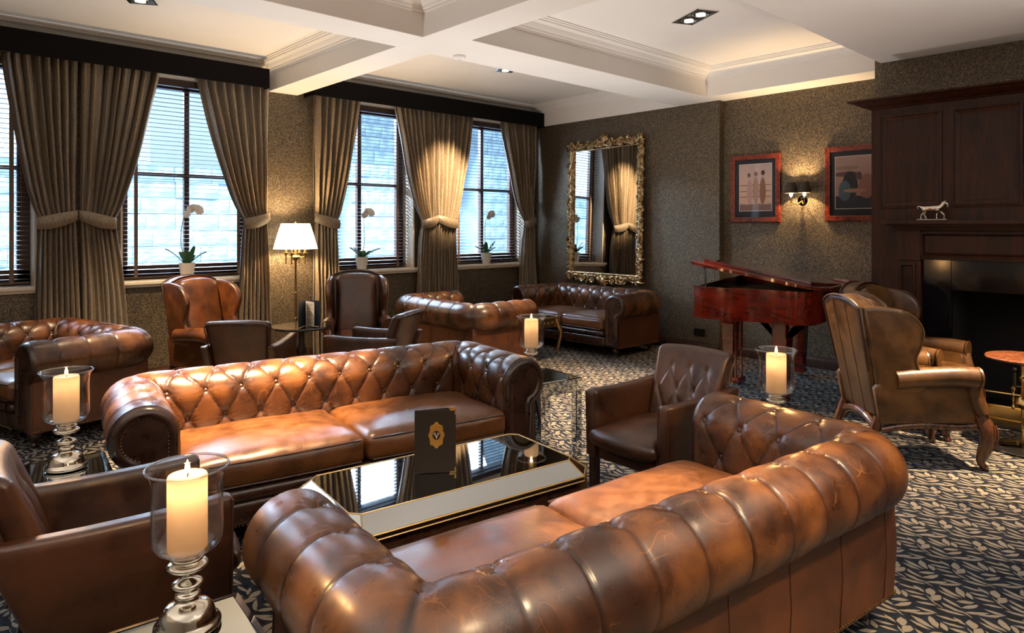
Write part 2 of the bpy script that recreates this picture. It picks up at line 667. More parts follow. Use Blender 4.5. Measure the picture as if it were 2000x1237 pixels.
m.set(color=m.mix(pile.ss(0.3, 0.7) * 0.35, colr, (0.02, 0.02, 0.02)), rough=0.92, spec=0.15)
m.bump(pile + lf * 0.3, 0.4, 0.004)
CARPET = m.m

WAX = Mat('ivory_wax').set(color=(0.88, 0.74, 0.52), rough=0.45)
tl = WAX.nt.nodes.new('ShaderNodeBsdfTranslucent')
tl.inputs[0].default_value = (0.95, 0.80, 0.62, 1)
mx = WAX.nt.nodes.new('ShaderNodeMixShader')
mx.inputs[0].default_value = 0.45
WAX.nt.links.new(WAX.b.outputs[0], mx.inputs[1])
WAX.nt.links.new(tl.outputs[0], mx.inputs[2])
WAX.nt.links.new(mx.outputs[0], WAX.out.inputs[0])
WAX = WAX.m
FLAME = emitter('candle_flame', (1.0, 0.66, 0.28), 9)
WICK = plain('wick', (0.02, 0.015, 0.01), 0.9)
BULB = emitter('downlight_bulb', (1.0, 0.90, 0.74), 9)
PAPERW = plain('menu_page', (0.75, 0.70, 0.62), 0.7)
MENUC = plain('dark_menu_cover', (0.014, 0.010, 0.007), 0.6, spec=0.25)
MENUB = plain('navy_menu_cover', (0.020, 0.030, 0.055), 0.4)
GOLDF = plain('gold_foil', (0.72, 0.42, 0.10), 0.35, 0.9)
LEAFM = plain('orchid_leaf_green', (0.028, 0.115, 0.040), 0.35)
PETAL = plain('white_orchid_petal', (0.85, 0.85, 0.86), 0.5)
STEMG = plain('orchid_stem', (0.06, 0.10, 0.035), 0.5)

# ================================================================== ROOM SHELL
YW, XM, ZC, ZB = 7.26, 7.27, 3.30, 2.98      # window wall, mirror wall, ceiling, beam underside
XL, YR = -2.6, -3.0                          # unseen left and rear walls
WIN = (0.33, 2.32, 4.35, 6.35)
WHW, WZ0, WZ1 = 0.665, 0.975, 3.02

o = MB().box((XL - 0.1, YR - 0.1, -0.1), (XM + 0.1, YW + 0.1, 0)).obj('floor', CARPET, smooth=False)
structure(o)

# window wall with four openings
b = MB()
xs = [XL]
for wx in WIN:
    xs += [wx - WHW, wx + WHW]
xs.append(XM + 0.1)
for i in range(0, len(xs) - 1, 2):
    b.box((xs[i], YW, 0), (xs[i + 1], YW + 0.34, 3.35))
for wx in WIN:
    b.box((wx - WHW, YW, 0), (wx + WHW, YW + 0.34, WZ0 - 0.03))
    b.box((wx - WHW, YW, WZ1), (wx + WHW, YW + 0.34, 3.35))
structure(b.obj('wall_window', PAPER, smooth=False))

# mirror wall; its window end stands a little proud
b = MB().box((XM, YR, 0), (XM + 0.15, YW + 0.3, 3.35)).box((XM - 0.10, 4.17, 0), (XM + 0.02, YW, 3.35))
structure(b.obj('wall_mirror', PAPER, smooth=False))
# chimney breast
CB = 6.62
structure(MB().box((CB, -1.0, 2.30), (XM, 2.285, 3.35)).box((CB, -1.0, 0), (XM, -0.5, 2.3)).box((CB, 2.20, 0), (XM, 2.285, 2.31)).obj('wall_chimney', PAPER, smooth=False))
structure(MB().box((XL - 0.15, YR, 0), (XL, YW + 0.3, 3.35)).obj('wall_left', REARP, smooth=False))
structure(MB().box((XL - 0.1, YR - 0.15, 0), (XM + 0.1, YR, 3.35)).obj('wall_rear', REARP, smooth=False))

# ceiling plate and beams
structure(MB().box((XL - 0.1, YR - 0.1, ZC), (XM + 0.15, YW + 0.3, ZC + 0.15)).obj('ceiling', PAINT, smooth=False))
BX0, BX1 = 3.09, 3.425          # beam running to the window wall
BY0, BY1 = 4.18, 4.74           # beam running to the mirror wall
b = MB()
b.bbox((BX0, 2.0, ZB), (BX1, YW, ZC + 0.02), 0.004)
structure(b.obj('trim_1', PAINT, smooth=False))
b = MB()
b.bbox((XL, 4.36, ZB + 0.001), (XM, BY1, ZC + 0.02), 0.004)
b.bbox((3.42, BY0 - 0.01, ZB + 0.0005), (XM, 4.40, ZC + 0.02), 0.004)
structure(b.obj('trim_2', PAINT, smooth=False))
# lower ceiling over the near end of the room and band along the mirror wall
structure(MB().bbox((XL, YR, ZB), (XM, 2.235, ZC + 0.02), 0.004).obj('ceiling_near', PAINT, smooth=False))
b = MB()
b.bbox((6.90, 2.2, ZB + 0.0007), (XM + 0.01, BY0, ZC + 0.02), 0.004)
b.box((XM - 0.125, BY1 - 0.01, ZB), (XM, YW, ZC))
structure(b.obj('trim_3', PAINT, smooth=False))


def cornice(name, x0, x1, y0, y1):
    """stepped and coved moulding round a ceiling bay"""
    prof = [(0, 3.165), (0.012, 3.165), (0.016, 3.185), (0.026, 3.19), (0.03, 3.205), (0.045, 3.22), (0.065, 3.245), (0.095, 3.262), (0.10, 3.275), (0.112, 3.278), (0.116, 3.288), (0.13, 3.29), (0.132, 3.301)]
    vs, fs = [], []
    for d, z in prof:
        vs += [(x0 + d, y0 + d, z), (x1 - d, y0 + d, z), (x1 - d, y1 - d, z), (x0 + d, y1 - d, z)]
    for i in range(len(prof) - 1):
        for k in range(4):
            k2 = (k + 1) % 4
            fs.append((i * 4 + k, i * 4 + k2, i * 4 + 4 + k2, i * 4 + 4 + k))
    structure(finish(name, vs, fs, PAINT, smooth=False))


cornice('trim_4', XL, BX0, BY1, YW)
cornice('trim_5', BX1, XM - 0.125, BY1, YW)
cornice('trim_6', BX1, 6.90, 2.235, BY0 - 0.01)
cornice('trim_7', XL, BX0, 2.235, 4.36)

# baseboards
def skirting(name, a, b_, out):
    d = Vector((b_[0] - a[0], b_[1] - a[1], 0))
    L = d.length
    ang = math.degrees(math.atan2(d.y, d.x))
    prof = [(0, 0), (0.022, 0), (0.022, 0.085), (0.018, 0.095), (0.012, 0.105), (0.010, 0.118), (0, 0.122)]
    bb = MB()
    vs = [(x, -p if not out else p, z) for x in (0, L) for p, z in prof]
    n_ = len(prof)
    fs = [(i, i + 1, n_ + i + 1, n_ + i) for i in range(n_ - 1)] + [tuple(range(n_)), tuple(range(n_, 2 * n_))]
    bb.add(vs, fs, T(a[0], a[1], 0, ang))
    structure(bb.obj(name, BASEB))


skirting('baseboard_window', (XL, YW), (XM, YW), False)
skirting('baseboard_mirror', (XM - 0.10, YW), (XM - 0.10, 4.17), False)
skirting('baseboard_piano', (XM, 4.17), (XM, 2.28), False)
skirting('baseboard_left', (XL, YR), (XL, YW), False)
skirting('baseboard_rear', (XM, YR), (XL, YR), False)

# ------------------------------------------------------------------ windows
for i, wx in enumerate(WIN):
    x0, x1 = wx - WHW, wx + WHW
    wroot = bpy.data.objects.new('window_%d' % (i + 1), None)
    COL.objects.link(wroot)
    wroot['kind'] = 'structure'
    wroot.location = (wx, YW, WZ0)
    h = WZ1 - WZ0
    # cream reveal
    b = MB()
    b.box((-WHW - 0.002, 0.001, 0.0), (-WHW + 0.018, 0.24, h)).box((WHW - 0.018, 0.001, 0.0), (WHW + 0.002, 0.24, h)).box((-WHW, 0.001, h - 0.018), (WHW, 0.24, h))
    b.obj('reveal', CREAM, wroot, smooth=False)
    b = MB().bbox((-WHW - 0.05, -0.055, -0.035), (WHW + 0.05, 0.25, 0.0), 0.008).bbox((-WHW - 0.04, -0.035, -0.06), (WHW + 0.04, 0.0, -0.034), 0.006)
    b.obj('window_sill', CREAM, wroot)
    fy0, fy1 = 0.235, 0.30
    e = WHW - 0.016
    b = MB()
    b.bbox((-e, fy0, 0.0), (-e + 0.10, fy1, h - 0.02), 0.006).bbox((e - 0.10, fy0, 0.0), (e, fy1, h - 0.02), 0.006)
    b.bbox((-e, fy0, 0.0), (e, fy1, 0.135), 0.006).bbox((-e, fy0, h - 0.11), (e, fy1, h - 0.02), 0.006)
    b.obj('window_frame', FRAMEW, wroot)
    MB().bbox((-e + 0.1, fy0 - 0.012, 1.035), (e - 0.1, fy1 - 0.01, 1.075), 0.006).obj('meeting_rail', FRAMEW, wroot)
    MB().bbox((-0.026, fy0 - 0.006, 0.13), (0.026, fy1 - 0.012, h - 0.1), 0.006).obj('mullion', FRAMEW, wroot)
    for sx in (-1, 1):
        for z0, z1 in ((0.13, 1.04), (1.07, h - 0.105)):
            xa, xb = sorted((sx * 0.024, sx * (e - 0.096)))
            MB().box((xa, fy0 + 0.028, z0), (xb, fy0 + 0.034, z1)).obj('pane', PANE, wroot, smooth=False)

# venetian blinds, one per window
slat_me = None
BL = ['dark wooden venetian blind in the leftmost window, half out of frame',
      'dark wooden venetian blind behind the orchid left of the floor lamp',
      'dark wooden venetian blind in the window just right of the floor lamp',
      'dark wooden venetian blind in the window nearest the gilt mirror']
for i, wx in enumerate(WIN):
    t = thing('venetian_blind', BL[i], 'blind', (wx, YW + 0.165, WZ0), 0, 'venetian blinds in the windows')
    hw = WHW - 0.035
    MB().bbox((-hw, -0.03, 1.955), (hw, 0.03, 2.025), 0.004).obj('head_rail', BLINDW, t)
    MB().bbox((-hw, -0.025, 0.012), (hw, 0.025, 0.034), 0.004).obj('bottom_rail', BLINDW, t)
    n_sl = 44
    for k in range(n_sl):
        if slat_me is None:
            so = MB().bbox((-hw, -0.025, -0.0022), (hw, 0.025, 0.0022), 0.001).obj('slat', BLINDW, t, smooth=False)
            slat_me = so.data
        else:
            so = bpy.data.objects.new('slat', slat_me)
            COL.objects.link(so)
            so.parent = t
        so.location = (0, 0, 0.055 + k * (1.90 / n_sl))
        so.rotation_euler = (R(3), 0, 0)
    for sx in (-0.50, 0.0, 0.50):
        if sx == 0:
            continue
        MB().box((sx - 0.017, -0.0275, 0.02), (sx + 0.017, -0.0262, 1.97)).obj('ladder_tape', plain('blind_tape', (0.13, 0.085, 0.06), 0.7) if 'blind_tape' not in bpy.data.materials else bpy.data.materials['blind_tape'], t, smooth=False)
    MB().tube([(hw - 0.06, -0.03, 1.96), (hw - 0.062, -0.036, 1.2), (hw - 0.06, -0.034, 0.65)], 0.002, 6).obj('pull_cord', BLINDW, t)

# ------------------------------------------------------------------ outside: stone houses across the lane
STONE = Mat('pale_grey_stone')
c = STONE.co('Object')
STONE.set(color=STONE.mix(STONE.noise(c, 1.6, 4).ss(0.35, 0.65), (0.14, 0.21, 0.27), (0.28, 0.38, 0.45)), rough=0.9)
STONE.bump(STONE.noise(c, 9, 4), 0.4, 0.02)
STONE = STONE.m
STONE2 = plain('white_render', (0.72, 0.74, 0.74), 0.8)
PAVE = plain('street_paving', (0.35, 0.37, 0.38), 0.9)
structure(MB().box((-14, YW + 0.4, -0.6), (20, 26, -0.5)).obj('ground_outside', PAVE, smooth=False))


def stone_house(name, label, x0, x1, y0, y1, zt, courses, gable=0.0):
    t = thing(name, label, 'building', ((x0 + x1) / 2, (y0 + y1) / 2, -0.5))
    hx, hy, h = (x1 - x0) / 2, (y1 - y0) / 2, zt + 0.5
    bb = MB().box((-hx, -hy + 0.012, 0), (hx, hy, h))
    if gable:
        bb.add([(-hx, -hy + 0.03, h), (hx, -hy + 0.03, h), (hx, hy, h), (-hx, hy, h), (0, -hy + 0.03, h + gable), (0, hy, h + gable)], [(0, 1, 4), (3, 5, 2), (0, 4, 5, 3), (1, 2, 5, 4)])
    bb.obj('wall', STONE, t, smooth=False)
    z = 0.0
    rr = random.Random(int(x0 * 10) + 77)
    sm = None
    for r_ in range(courses):
        ch = h / courses
        x = -hx + rr.uniform(-0.3, 0)
        while x < hx - 0.05:
            wd = rr.uniform(0.35, 0.75)
            xa, xb = max(x, -hx), min(x + wd, hx)
            if xb - xa > 0.08:
                if sm is None:
                    q = MB().bbox((-0.5, -0.5, -0.5), (0.5, 0.5, 0.5), 0.03).obj('stone', STONE, t, smooth=False)
                    sm = q.data
                else:
                    q = bpy.data.objects.new('stone', sm)
                    COL.objects.link(q)
                    q.parent = t
                q.location = ((xa + xb) / 2, -hy + 0.02 + rr.uniform(-0.012, 0.012), z + ch / 2)
                q.scale = (xb - xa - 0.007, 0.05, ch - 0.007)
            x += wd
        z += ch
    return t


stone_house('stone_building', 'low stone building seen through blinds of the two left windows', -2.0, 6.5, 12.6, 15.0, 2.55, 11)
stone_house('stone_building', 'tall grey stone gable seen through the window right of the lamp', 7.0, 8.7, 12.4, 15, 4.2, 17, 0.7)
stone_house('stone_building', 'stone block tower seen through the window beside the gilt mirror', 10.2, 13.0, 12.2, 16, 5.2, 20)
t = thing('white_building', 'bright white rendered house filling gaps between grey stone walls', 'building', (11, 20, -0.5))
MB().box((-6, -1, 0), (6, 1, 6.0)).obj('wall', STONE2, t, smooth=False)
MB().add([(-6.3, -1.3, 6.0), (6.3, -1.3, 6.0), (6.3, 1.3, 6.0), (-6.3, 1.3, 6.0), (-6.3, 0, 7.0), (6.3, 0, 7.0)], [(0, 1, 5, 4), (2, 3, 4, 5), (0, 4, 3), (1, 2, 5), (0, 3, 2, 1)]).obj('roof', STONE, t, smooth=False)

# ------------------------------------------------------------------ pelmets and curtains
def pelmet(x0, x1, label):
    t = thing('pelmet', label, 'pelmet', ((x0 + x1) / 2, YW - 0.125, 2.965), 0, 'black pelmets over the windows')
    hw = (x1 - x0) / 2
    b = MB().bbox((-hw, -0.125, 0), (hw, -0.10, 0.205), 0.004).box((-hw, -0.11, 0.18), (hw, 0.124, 0.2)).bbox((-hw, -0.12, 0), (-hw + 0.02, 0.124, 0.205), 0.004).bbox((hw - 0.02, -0.12, 0), (hw, 0.124, 0.205), 0.004)
    b.obj('board', PELMET, t, smooth=False)
    MB().tube([(-hw + 0.03, 0.02, 0.06), (hw - 0.03, 0.02, 0.06)], 0.012, 8).obj('curtain_rail', STEELD, t)


pelmet(-1.35, 3.0, 'long black pelmet over the two windows left of the lamp')
pelmet(3.50, 7.16, 'long black pelmet over the two windows right of the lamp')


def curtain(x0, x1, t0, t1, b0, b1, folds, label, seed, ztie=1.575, free='R'):
    """x0..x1 at the top, t0..t1 at the tie-back, b0..b1 at the floor"""
    rr = random.Random(seed)
    zt, zb = 3.05, 0.02
    YC = YW - 0.105
    cxm = (x0 + x1) / 2
    t = thing('curtain', label, 'curtain', (cxm, YC, 0), 0, 'taupe curtains held by tie-backs')
    ph = [rr.uniform(-0.8, 0.8) for _ in range(folds + 2)]

    def edges(z):
        if z >= ztie:
            f = (z - ztie) / (zt - ztie)
            g = min(1, f / 0.94) ** 0.72
            h_ = f ** 1.1
            if free == 'R':
                return t0 + (x0 - t0) * h_, t1 + (x1 - t1) * g
            return t0 + (x0 - t0) * g, t1 + (x1 - t1) * h_
        f = (ztie - z) / (ztie - zb)
        g = 1 - (1 - f) ** 2.2
        return t0 + (b0 - t0) * g, t1 + (b1 - t1) * g

    def fn(u, v):
        z = zb + (zt - zb) * v
        a, b_ = edges(z)
        wdt = b_ - a
        q = u * folds
        k = int(q)
        pq = q + ph[min(k, folds)] * (q - k) * (1 - (q - k)) * 1.5
        tie = math.exp(-((z - ztie) / 0.16) ** 2)
        A = min(0.052, 0.55 * wdt / folds + 0.012) * (1 - 0.35 * tie)
        if z < ztie:
            A *= 1 + 0.25 * (ztie - z)
        s = math.sin(2 * PI * pq)
        y = A * (math.copysign(abs(s) ** 0.75, s) + 0.25 * math.sin(4 * PI * pq + 1.3 * ph[0] + z * 0.8))
        y += 0.008 * math.sin(z * 7 + u * 13 + seed)
        x = a + wdt * (u + 0.10 / folds * math.sin(2 * PI * pq + 1.2))
        return (x - cxm, max(min(y, 0.088), -0.10) - 0.02 * tie, z)
    MB().grid(folds * 12, 60, fn).obj('drape', CURTAIN, t, angle=80)
    # tie-back: curved band that rises towards its wall hook
    hook = 'L' if free == 'R' else 'R'

    def band(u, v):
        x = t0 - 0.012 + (t1 - t0 + 0.024) * u
        s = u if hook == 'R' else 1 - u
        zc = ztie - 0.045 + 0.075 * s ** 1.6
        hgt = 0.125 * (0.72 + 0.28 * math.sin(PI * min(1, s * 0.9 + 0.1)))
        bow = math.sin(PI * u) ** 0.5
        return (x - cxm, -0.045 - 0.045 * bow - 0.022 * math.sin(PI * v), zc + (v - 0.5) * hgt)
    g = MB().grid(16, 6, band)
    n0 = len(g.v)
    g.v += [(p[0], p[1] + 0.008, p[2]) for p in g.v]
    g.f += [tuple(i + n0 for i in f) for f in g.f]
    g.obj('tie_back', CURTAIN, t, angle=80)
    return t


curtain(0.72, 1.285, 0.985, 1.265, 0.96, 1.31, 8, 'taupe curtain left of the pair behind the left sofa, tied toward its neighbour', 1, free='L')
curtain(1.30, 1.955, 1.30, 1.575, 1.32, 1.70, 8, 'taupe curtain right of the pair behind the left sofa, framing the first orchid', 2, free='R')
curtain(2.305, 3.045, 2.775, 3.03, 2.715, 3.075, 8, 'taupe curtain hanging immediately left of the floor lamp', 3, free='L')
curtain(3.565, 4.17, 3.57, 3.86, 3.57, 3.89, 7, 'taupe curtain hanging immediately right of the floor lamp', 4, free='R')
curtain(4.665, 5.23, 5.04, 5.265, 4.98, 5.25, 8, 'taupe curtain left of the spotlit pair between second and third orchids', 5, free='L')
curtain(5.25, 5.905, 5.285, 5.59, 5.275, 5.63, 8, 'taupe curtain right of the spotlit pair between second and third orchids', 6, free='R')
curtain(6.415, 7.10, 6.86, 7.05, 6.78, 7.10, 8, 'dark taupe curtain in the corner beside the gilt mirror', 7, free='L')

# ------------------------------------------------------------------ ceiling fittings
def downlight(x, y, z, rz, label):
    t = thing('downlight', label, 'light', (x, y, z), rz, 'twin recessed ceiling downlights')
    b = MB()
    for a, c_ in (((-0.20, -0.105, -0.006), (0.20, -0.09, 0.0)), ((-0.20, 0.09, -0.006), (0.20, 0.105, 0.0)), ((-0.20, -0.105, -0.006), (-0.185, 0.105, 0.0)), ((0.185, -0.105, -0.006), (0.20, 0.105, 0.0))):
        b.box(a, c_)
    b.obj('trim_frame', CHROME, t, smooth=False)
    MB().box((-0.186, -0.091, -0.003), (0.186, 0.091, -0.001)).obj('recess_plate', STEELD, t, smooth=False)
    for sx in (-0.09, 0.09):
        MB().lathe([(0.062, -0.012), (0.066, -0.009), (0.066, -0.004), (0.045, -0.003)], 20, T(sx, 0, 0), closed=False).obj('lamp_ring', CHROME, t)
        MB().ball((sx, 0, -0.008), 0.040, 12, (1, 1, 0.35)).obj('bulb', BULB, t)
    return t


downlight(5.10, 3.20, ZC, 65, 'twin downlight recessed in the ceiling bay above the piano')
downlight(5.19, 5.68, ZC, 62, 'small bright twin downlight in the ceiling bay before the gilt mirror')
downlight(1.45, 5.86, ZC, 62, 'twin downlight in the left ceiling bay cut off by the top edge')
t = thing('smoke_detector', 'round white smoke detector on the crossing of the ceiling beams', 'detector', (3.66, 4.62, ZB))
MB().lathe([(0.0, -0.032), (0.03, -0.032), (0.048, -0.024), (0.055, -0.010), (0.055, 0.0)], 20).obj('body', PAINT, t)
MB().lathe([(0.010, -0.036), (0.012, -0.030)], 8).obj('sensor', CREAM, t)
t = thing('socket_plate', 'dark double socket plate low on the wall left of the piano', 'socket', (XM - 0.10, 4.43, 0.235), -90)
MB().bbox((-0.075, -0.012, -0.045), (0.075, 0.0, 0.045), 0.004).obj('plate', BLACK, t)
for sx in (-0.035, 0.035):
    MB().bbox((sx - 0.012, -0.017, -0.012), (sx + 0.012, -0.011, 0.012), 0.002).obj('switch', BLACK, t)

# ================================================================== CHESTERFIELDS
def chesterfield(L, name, label, n_cush=2, D=0.74, step=0.0085, group='button-backed chesterfield sofas'):
    """L: distance between the arm roll centres, D: arm front to back roll centre; faces -y"""
    root = thing(name, label, 'sofa', (0, 0, 0), 0, group)
    RZ, RR, ZI = 0.585, 0.141, 0.28
    # ---- profile: n outward, z up; starts inside at the seat, over the roll, ends under it outside
    prof = []
    for z in np.arange(ZI, RZ, step):
        prof.append((-RR, z, -1.0, 0.0))
    a_end = -75
    na = int(RR * R(180 - a_end) / step)
    for i in range(na + 1):
        a = R(180 - (180 - a_end) * i / na)
        prof.append((RR * math.cos(a), RZ + RR * math.sin(a), math.cos(a), math.sin(a)))
    prof = np.array(prof)
    seg = np.hypot(np.diff(prof[:, 0]), np.diff(prof[:, 1]))
    vv = np.concatenate([[0], np.cumsum(seg)])
    v0 = (RZ - ZI) + RR * R(80)              # the top row of buttons sits on the front of the roll
    vv = vv - v0
    # ---- plan
    rc = 0.112
    hb = L / 2 - rc
    arcL = rc * PI / 2
    nb = max(4, int(round((2 * hb + arcL) / 0.195)))
    wlat = (2 * hb + arcL) / nb
    arm = D - rc
    ncol_a, ncol_c, ncol_b = int(arm / step), 14, int(2 * hb / step)
    cols = []                                 # (section, parameter, s)
    for i in range(ncol_a):
        f = i / ncol_a
        cols.append(('l', f, -(arcL / 2) - arm * (1 - f)))
    for i in range(ncol_c):
        f = i / ncol_c
        cols.append(('cl', f, -arcL / 2 + arcL * f))
    for i in range(ncol_b):
        f = i / ncol_b
        cols.append(('b', f, arcL / 2 + 2 * hb * f))
    for i in range(ncol_c):
        f = i / ncol_c
        cols.append(('cr', f, arcL / 2 + 2 * hb + arcL * f))
    for i in range(ncol_a + 1):
        f = i / ncol_a
        cols.append(('r', f, arcL * 1.5 + 2 * hb + arm * f))
    S = np.array([q[2] for q in cols])
    hrow = 0.150

    def plan(sec, f, n):
        """position and outward direction in plan"""
        r = max(rc + n, 0.012)
        a, yb = L / 2 + n, n
        yc = yb - r
        if sec == 'l':
            return (-a, -D + (yc + D) * f), (-1, 0)
        if sec == 'r':
            return (a, yc + (-D - yc) * f), (1, 0)
        if sec == 'b':
            return (-(a - r) + 2 * (a - r) * f, yb), (0, 1)
        ang = PI - PI / 2 * f if sec == 'cl' else PI / 2 - PI / 2 * f
        cx = -(a - r) if sec == 'cl' else (a - r)
        return (cx + r * math.cos(ang), yc + r * math.sin(ang)), (math.cos(ang), math.sin(ang))

    nv, nc = len(prof), len(cols)
    SS, VV = np.meshgrid(S, vv)
    A = SS / wlat - VV / (2 * hrow)
    B_ = SS / wlat + VV / (2 * hrow)
    f_in = (np.abs(np.sin(PI * A)) * np.abs(np.sin(PI * B_))) ** 0.22
    f_out = np.abs(np.sin(PI * SS / wlat)) ** 0.20
    blend = np.clip((VV + 0.02) / 0.07, 0, 1)
    ff = f_in * (1 - blend) + f_out * blend
    amp = np.where(VV > 0, 0.0045 + 0.0125 * np.exp(-np.maximum(VV, 0) / 0.07), 0.0145)
    disp = amp * (ff - 0.72)
    # button dimples with small radiating puckers
    dimp = np.zeros_like(disp)
    rows = range(-3, 1)
    buttons = []
    for rw in rows:
        off = 0.0 if rw % 2 == 0 else 0.5
        for k in range(-8, nb + 9):
            sb, vb = (k + off) * wlat, rw * hrow
            if sb < S[0] + 0.03 or sb > S[-1] - 0.03 or vb < vv[0] + 0.02:
                continue
            d2 = (SS - sb) ** 2 + (VV - vb) ** 2
            dd = np.sqrt(d2)
            th = np.arctan2(VV - vb, SS - sb)
            dimp -= 0.017 * np.exp(-dd / 0.020)
            dimp += 0.0026 * np.cos(13 * th + k * 1.7 + rw) * np.exp(-((dd - 0.034) / 0.018) ** 2)
            buttons.append((sb, vb))
    disp += dimp
    # ease to nothing at the under-roll end and the arm fronts
    edge = np.clip((vv[-1] - VV) / 0.06, 0, 1)
    endf = np.clip(np.minimum(SS - S[0], S[-1] - SS) / 0.05, 0, 1)
    disp = disp * (0.15 + 0.85 * edge) * (0.25 + 0.75 * endf)
    wear = np.clip(ff, 0, 1) ** 2 * 0.8 * np.clip(0.4 + 0.6 * (VV > -0.2), 0, 1)
    # thin dark fold lines: diamonds inside, single pleats over the roll
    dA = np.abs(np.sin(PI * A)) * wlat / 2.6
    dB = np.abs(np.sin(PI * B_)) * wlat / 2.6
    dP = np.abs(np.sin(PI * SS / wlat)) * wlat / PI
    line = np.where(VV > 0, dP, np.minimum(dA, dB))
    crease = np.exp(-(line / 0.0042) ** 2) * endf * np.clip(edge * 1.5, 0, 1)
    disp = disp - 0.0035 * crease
    verts = np.zeros((nv, nc, 3))

    def surf(sec, f, j, d):
        n, z, dn, dz = prof[j]
        (x, y), (ox, oy) = plan(sec, f, n)
        return (x + ox * dn * d, y + oy * dn * d, z + dz * d)
    for j in range(nv):
        for i, (sec, f, s) in enumerate(cols):
            verts[j, i] = surf(sec, f, j, disp[j, i])
    verts[..., 1] += D / 2
    idx = np.arange(nv * nc).reshape(nv, nc)
    q = np.stack([idx[:-1, :-1], idx[:-1, 1:], idx[1:, 1:], idx[1:, :-1]], axis=-1).reshape(-1, 4)
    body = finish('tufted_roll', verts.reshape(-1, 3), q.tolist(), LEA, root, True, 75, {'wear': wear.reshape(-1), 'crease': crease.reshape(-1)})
    # ---- buttons, one small mesh shared
    bme = None
    for sb, vb in buttons:
        i = int(np.argmin(np.abs(S - sb)))
        j = int(np.argmin(np.abs(vv - vb)))
        n, z, dn, dz = prof[j]
        sec, f, _ = cols[i]
        (x, y), (ox, oy) = plan(sec, f, n)
        p = Vector(verts[j, i])
        nrm = Vector((ox * dn, oy * dn, dz))
        if bme is None:
            bo = MB().ball((0, 0, 0), 0.0125, 8, (1, 1, 0.55)).obj('button', LEA, body)
            bme = bo.data
        else:
            bo = bpy.data.objects.new('button', bme)
            COL.objects.link(bo)
            bo.parent = body
        bo.location = p + nrm * 0.006
        bo.rotation_euler = nrm.to_track_quat('Z', 'Y').to_euler()
    # ---- arm fronts: rounded facing that narrows into a scroll panel
    out = [(-RR, 0.115)] + [(-RR, z) for z in np.linspace(0.2, RZ - 0.02, 12)]
    for i in range(27):
        a = R(180 - 245 * i / 26)
        out.append((RR * math.cos(a), RZ + RR * math.sin(a)))
    out += [(0.052, 0.44), (0.05, 0.30), (0.05, 0.115)]
    out = np.array(out)[::-1]                 # anticlockwise seen with n to the right
    for sx in (-1, 1):
        b = MB()
        rings = [(0.0, 0.0), (0.004, -0.016), (0.014, -0.030), (0.028, -0.037), (0.046, -0.034), (0.050, -0.024)]
        mp = len(out)
        vs, fs = [], []
        for ins, dy in rings:
            Q = inset(out, ins)
            for p in Q:
                vs.append((sx * (L / 2 + p[0]), -D / 2 + dy + 0.004, p[1]))
        for r_ in range(len(rings) - 1):
            for k in range(mp):
                k2 = (k + 1) % mp
                fs.append((r_ * mp + k, r_ * mp + k2, (r_ + 1) * mp + k2, (r_ + 1) * mp + k))
        fs.append(tuple((len(rings) - 1) * mp + k for k in range(mp)))
        b.add(vs, fs)
        fo = b.obj('arm_front', LEA_DARK, root, angle=60)
        nb_ = MB()
        Q = inset(out, 0.049)
        Lacc = 0
        prev = None
        for k in range(mp):
            p = Vector((sx * (L / 2 + Q[k][0]), -D / 2 - 0.022, Q[k][1]))
            if prev is not None:
                d = (p - prev).length
                m_ = max(1, int(d / 0.014))
                for q_ in range(m_):
                    nb_.ball(tuple(prev.lerp(p, q_ / m_)), 0.0042, 6, (1, 0.6, 1))
            prev = p
        stuff(nb_.obj('nail_trim', NAIL, fo))
    # ---- flat outer panel with upright seams
    no = 0.05
    b = MB()
    pts = []
    ex, rp = L / 2 + no, 0.022
    for i in range(24):
        pts.append(((-ex, -D + (no - rp + D) * i / 24), (-1, 0)))
    for i in range(6):
        an = PI - PI / 2 * i / 6
        pts.append(((-ex + rp + rp * math.cos(an), no - rp + rp * math.sin(an)), (math.cos(an), math.sin(an))))
    for i in range(60):
        pts.append(((-ex + rp + 2 * (ex - rp) * i / 60, no), (0, 1)))
    for i in range(6):
        an = PI / 2 - PI / 2 * i / 6
        pts.append(((ex - rp + rp * math.cos(an), no - rp + rp * math.sin(an)), (math.cos(an), math.sin(an))))
    for i in range(25):
        pts.append(((ex, no - rp + (-D - no + rp) * i / 24), (1, 0)))
    acc = 0
    vs, fs = [], []
    zs = [0.11, 0.125, 0.30, 0.49]
    seams = []
    for i, ((x, y), (ox, oy)) in enumerate(pts):
        for z in zs:
            bul = 0.010 if 0.2 < z < 0.4 else 0
            vs.append((x + ox * bul, y + oy * bul + D / 2, z))
    for i in range(len(pts) - 1):
        for k in range(3):
            fs.append((i * 4 + k, i * 4 + 4 + k, i * 4 + 5 + k, i * 4 + 1 + k))
    b.add(vs, fs)
    po = b.obj('outer_panel', LEA_OUT, root, angle=60)
    ns = max(2, int(round(L / 0.33)))
    for k in range(ns + 1):
        x = -L / 2 + 0.05 + (L - 0.10) * k / ns
        MB().tube([(x, D / 2 + no + 0.001, 0.125), (x, D / 2 + no + 0.010, 0.30), (x, D / 2 + no + 0.001, 0.47)], 0.0026, 6).obj('seam', PIPE, po)
    for sx in (-1, 1):
        for y in (-D / 2 + 0.01, -D / 2 + 0.34):
            MB().tube([(sx * (L / 2 + no + 0.001), y, 0.125), (sx * (L / 2 + no + 0.010), y, 0.30), (sx * (L / 2 + no + 0.001), y, 0.47)], 0.0026, 6).obj('seam', PIPE, po)
    nb_ = MB()
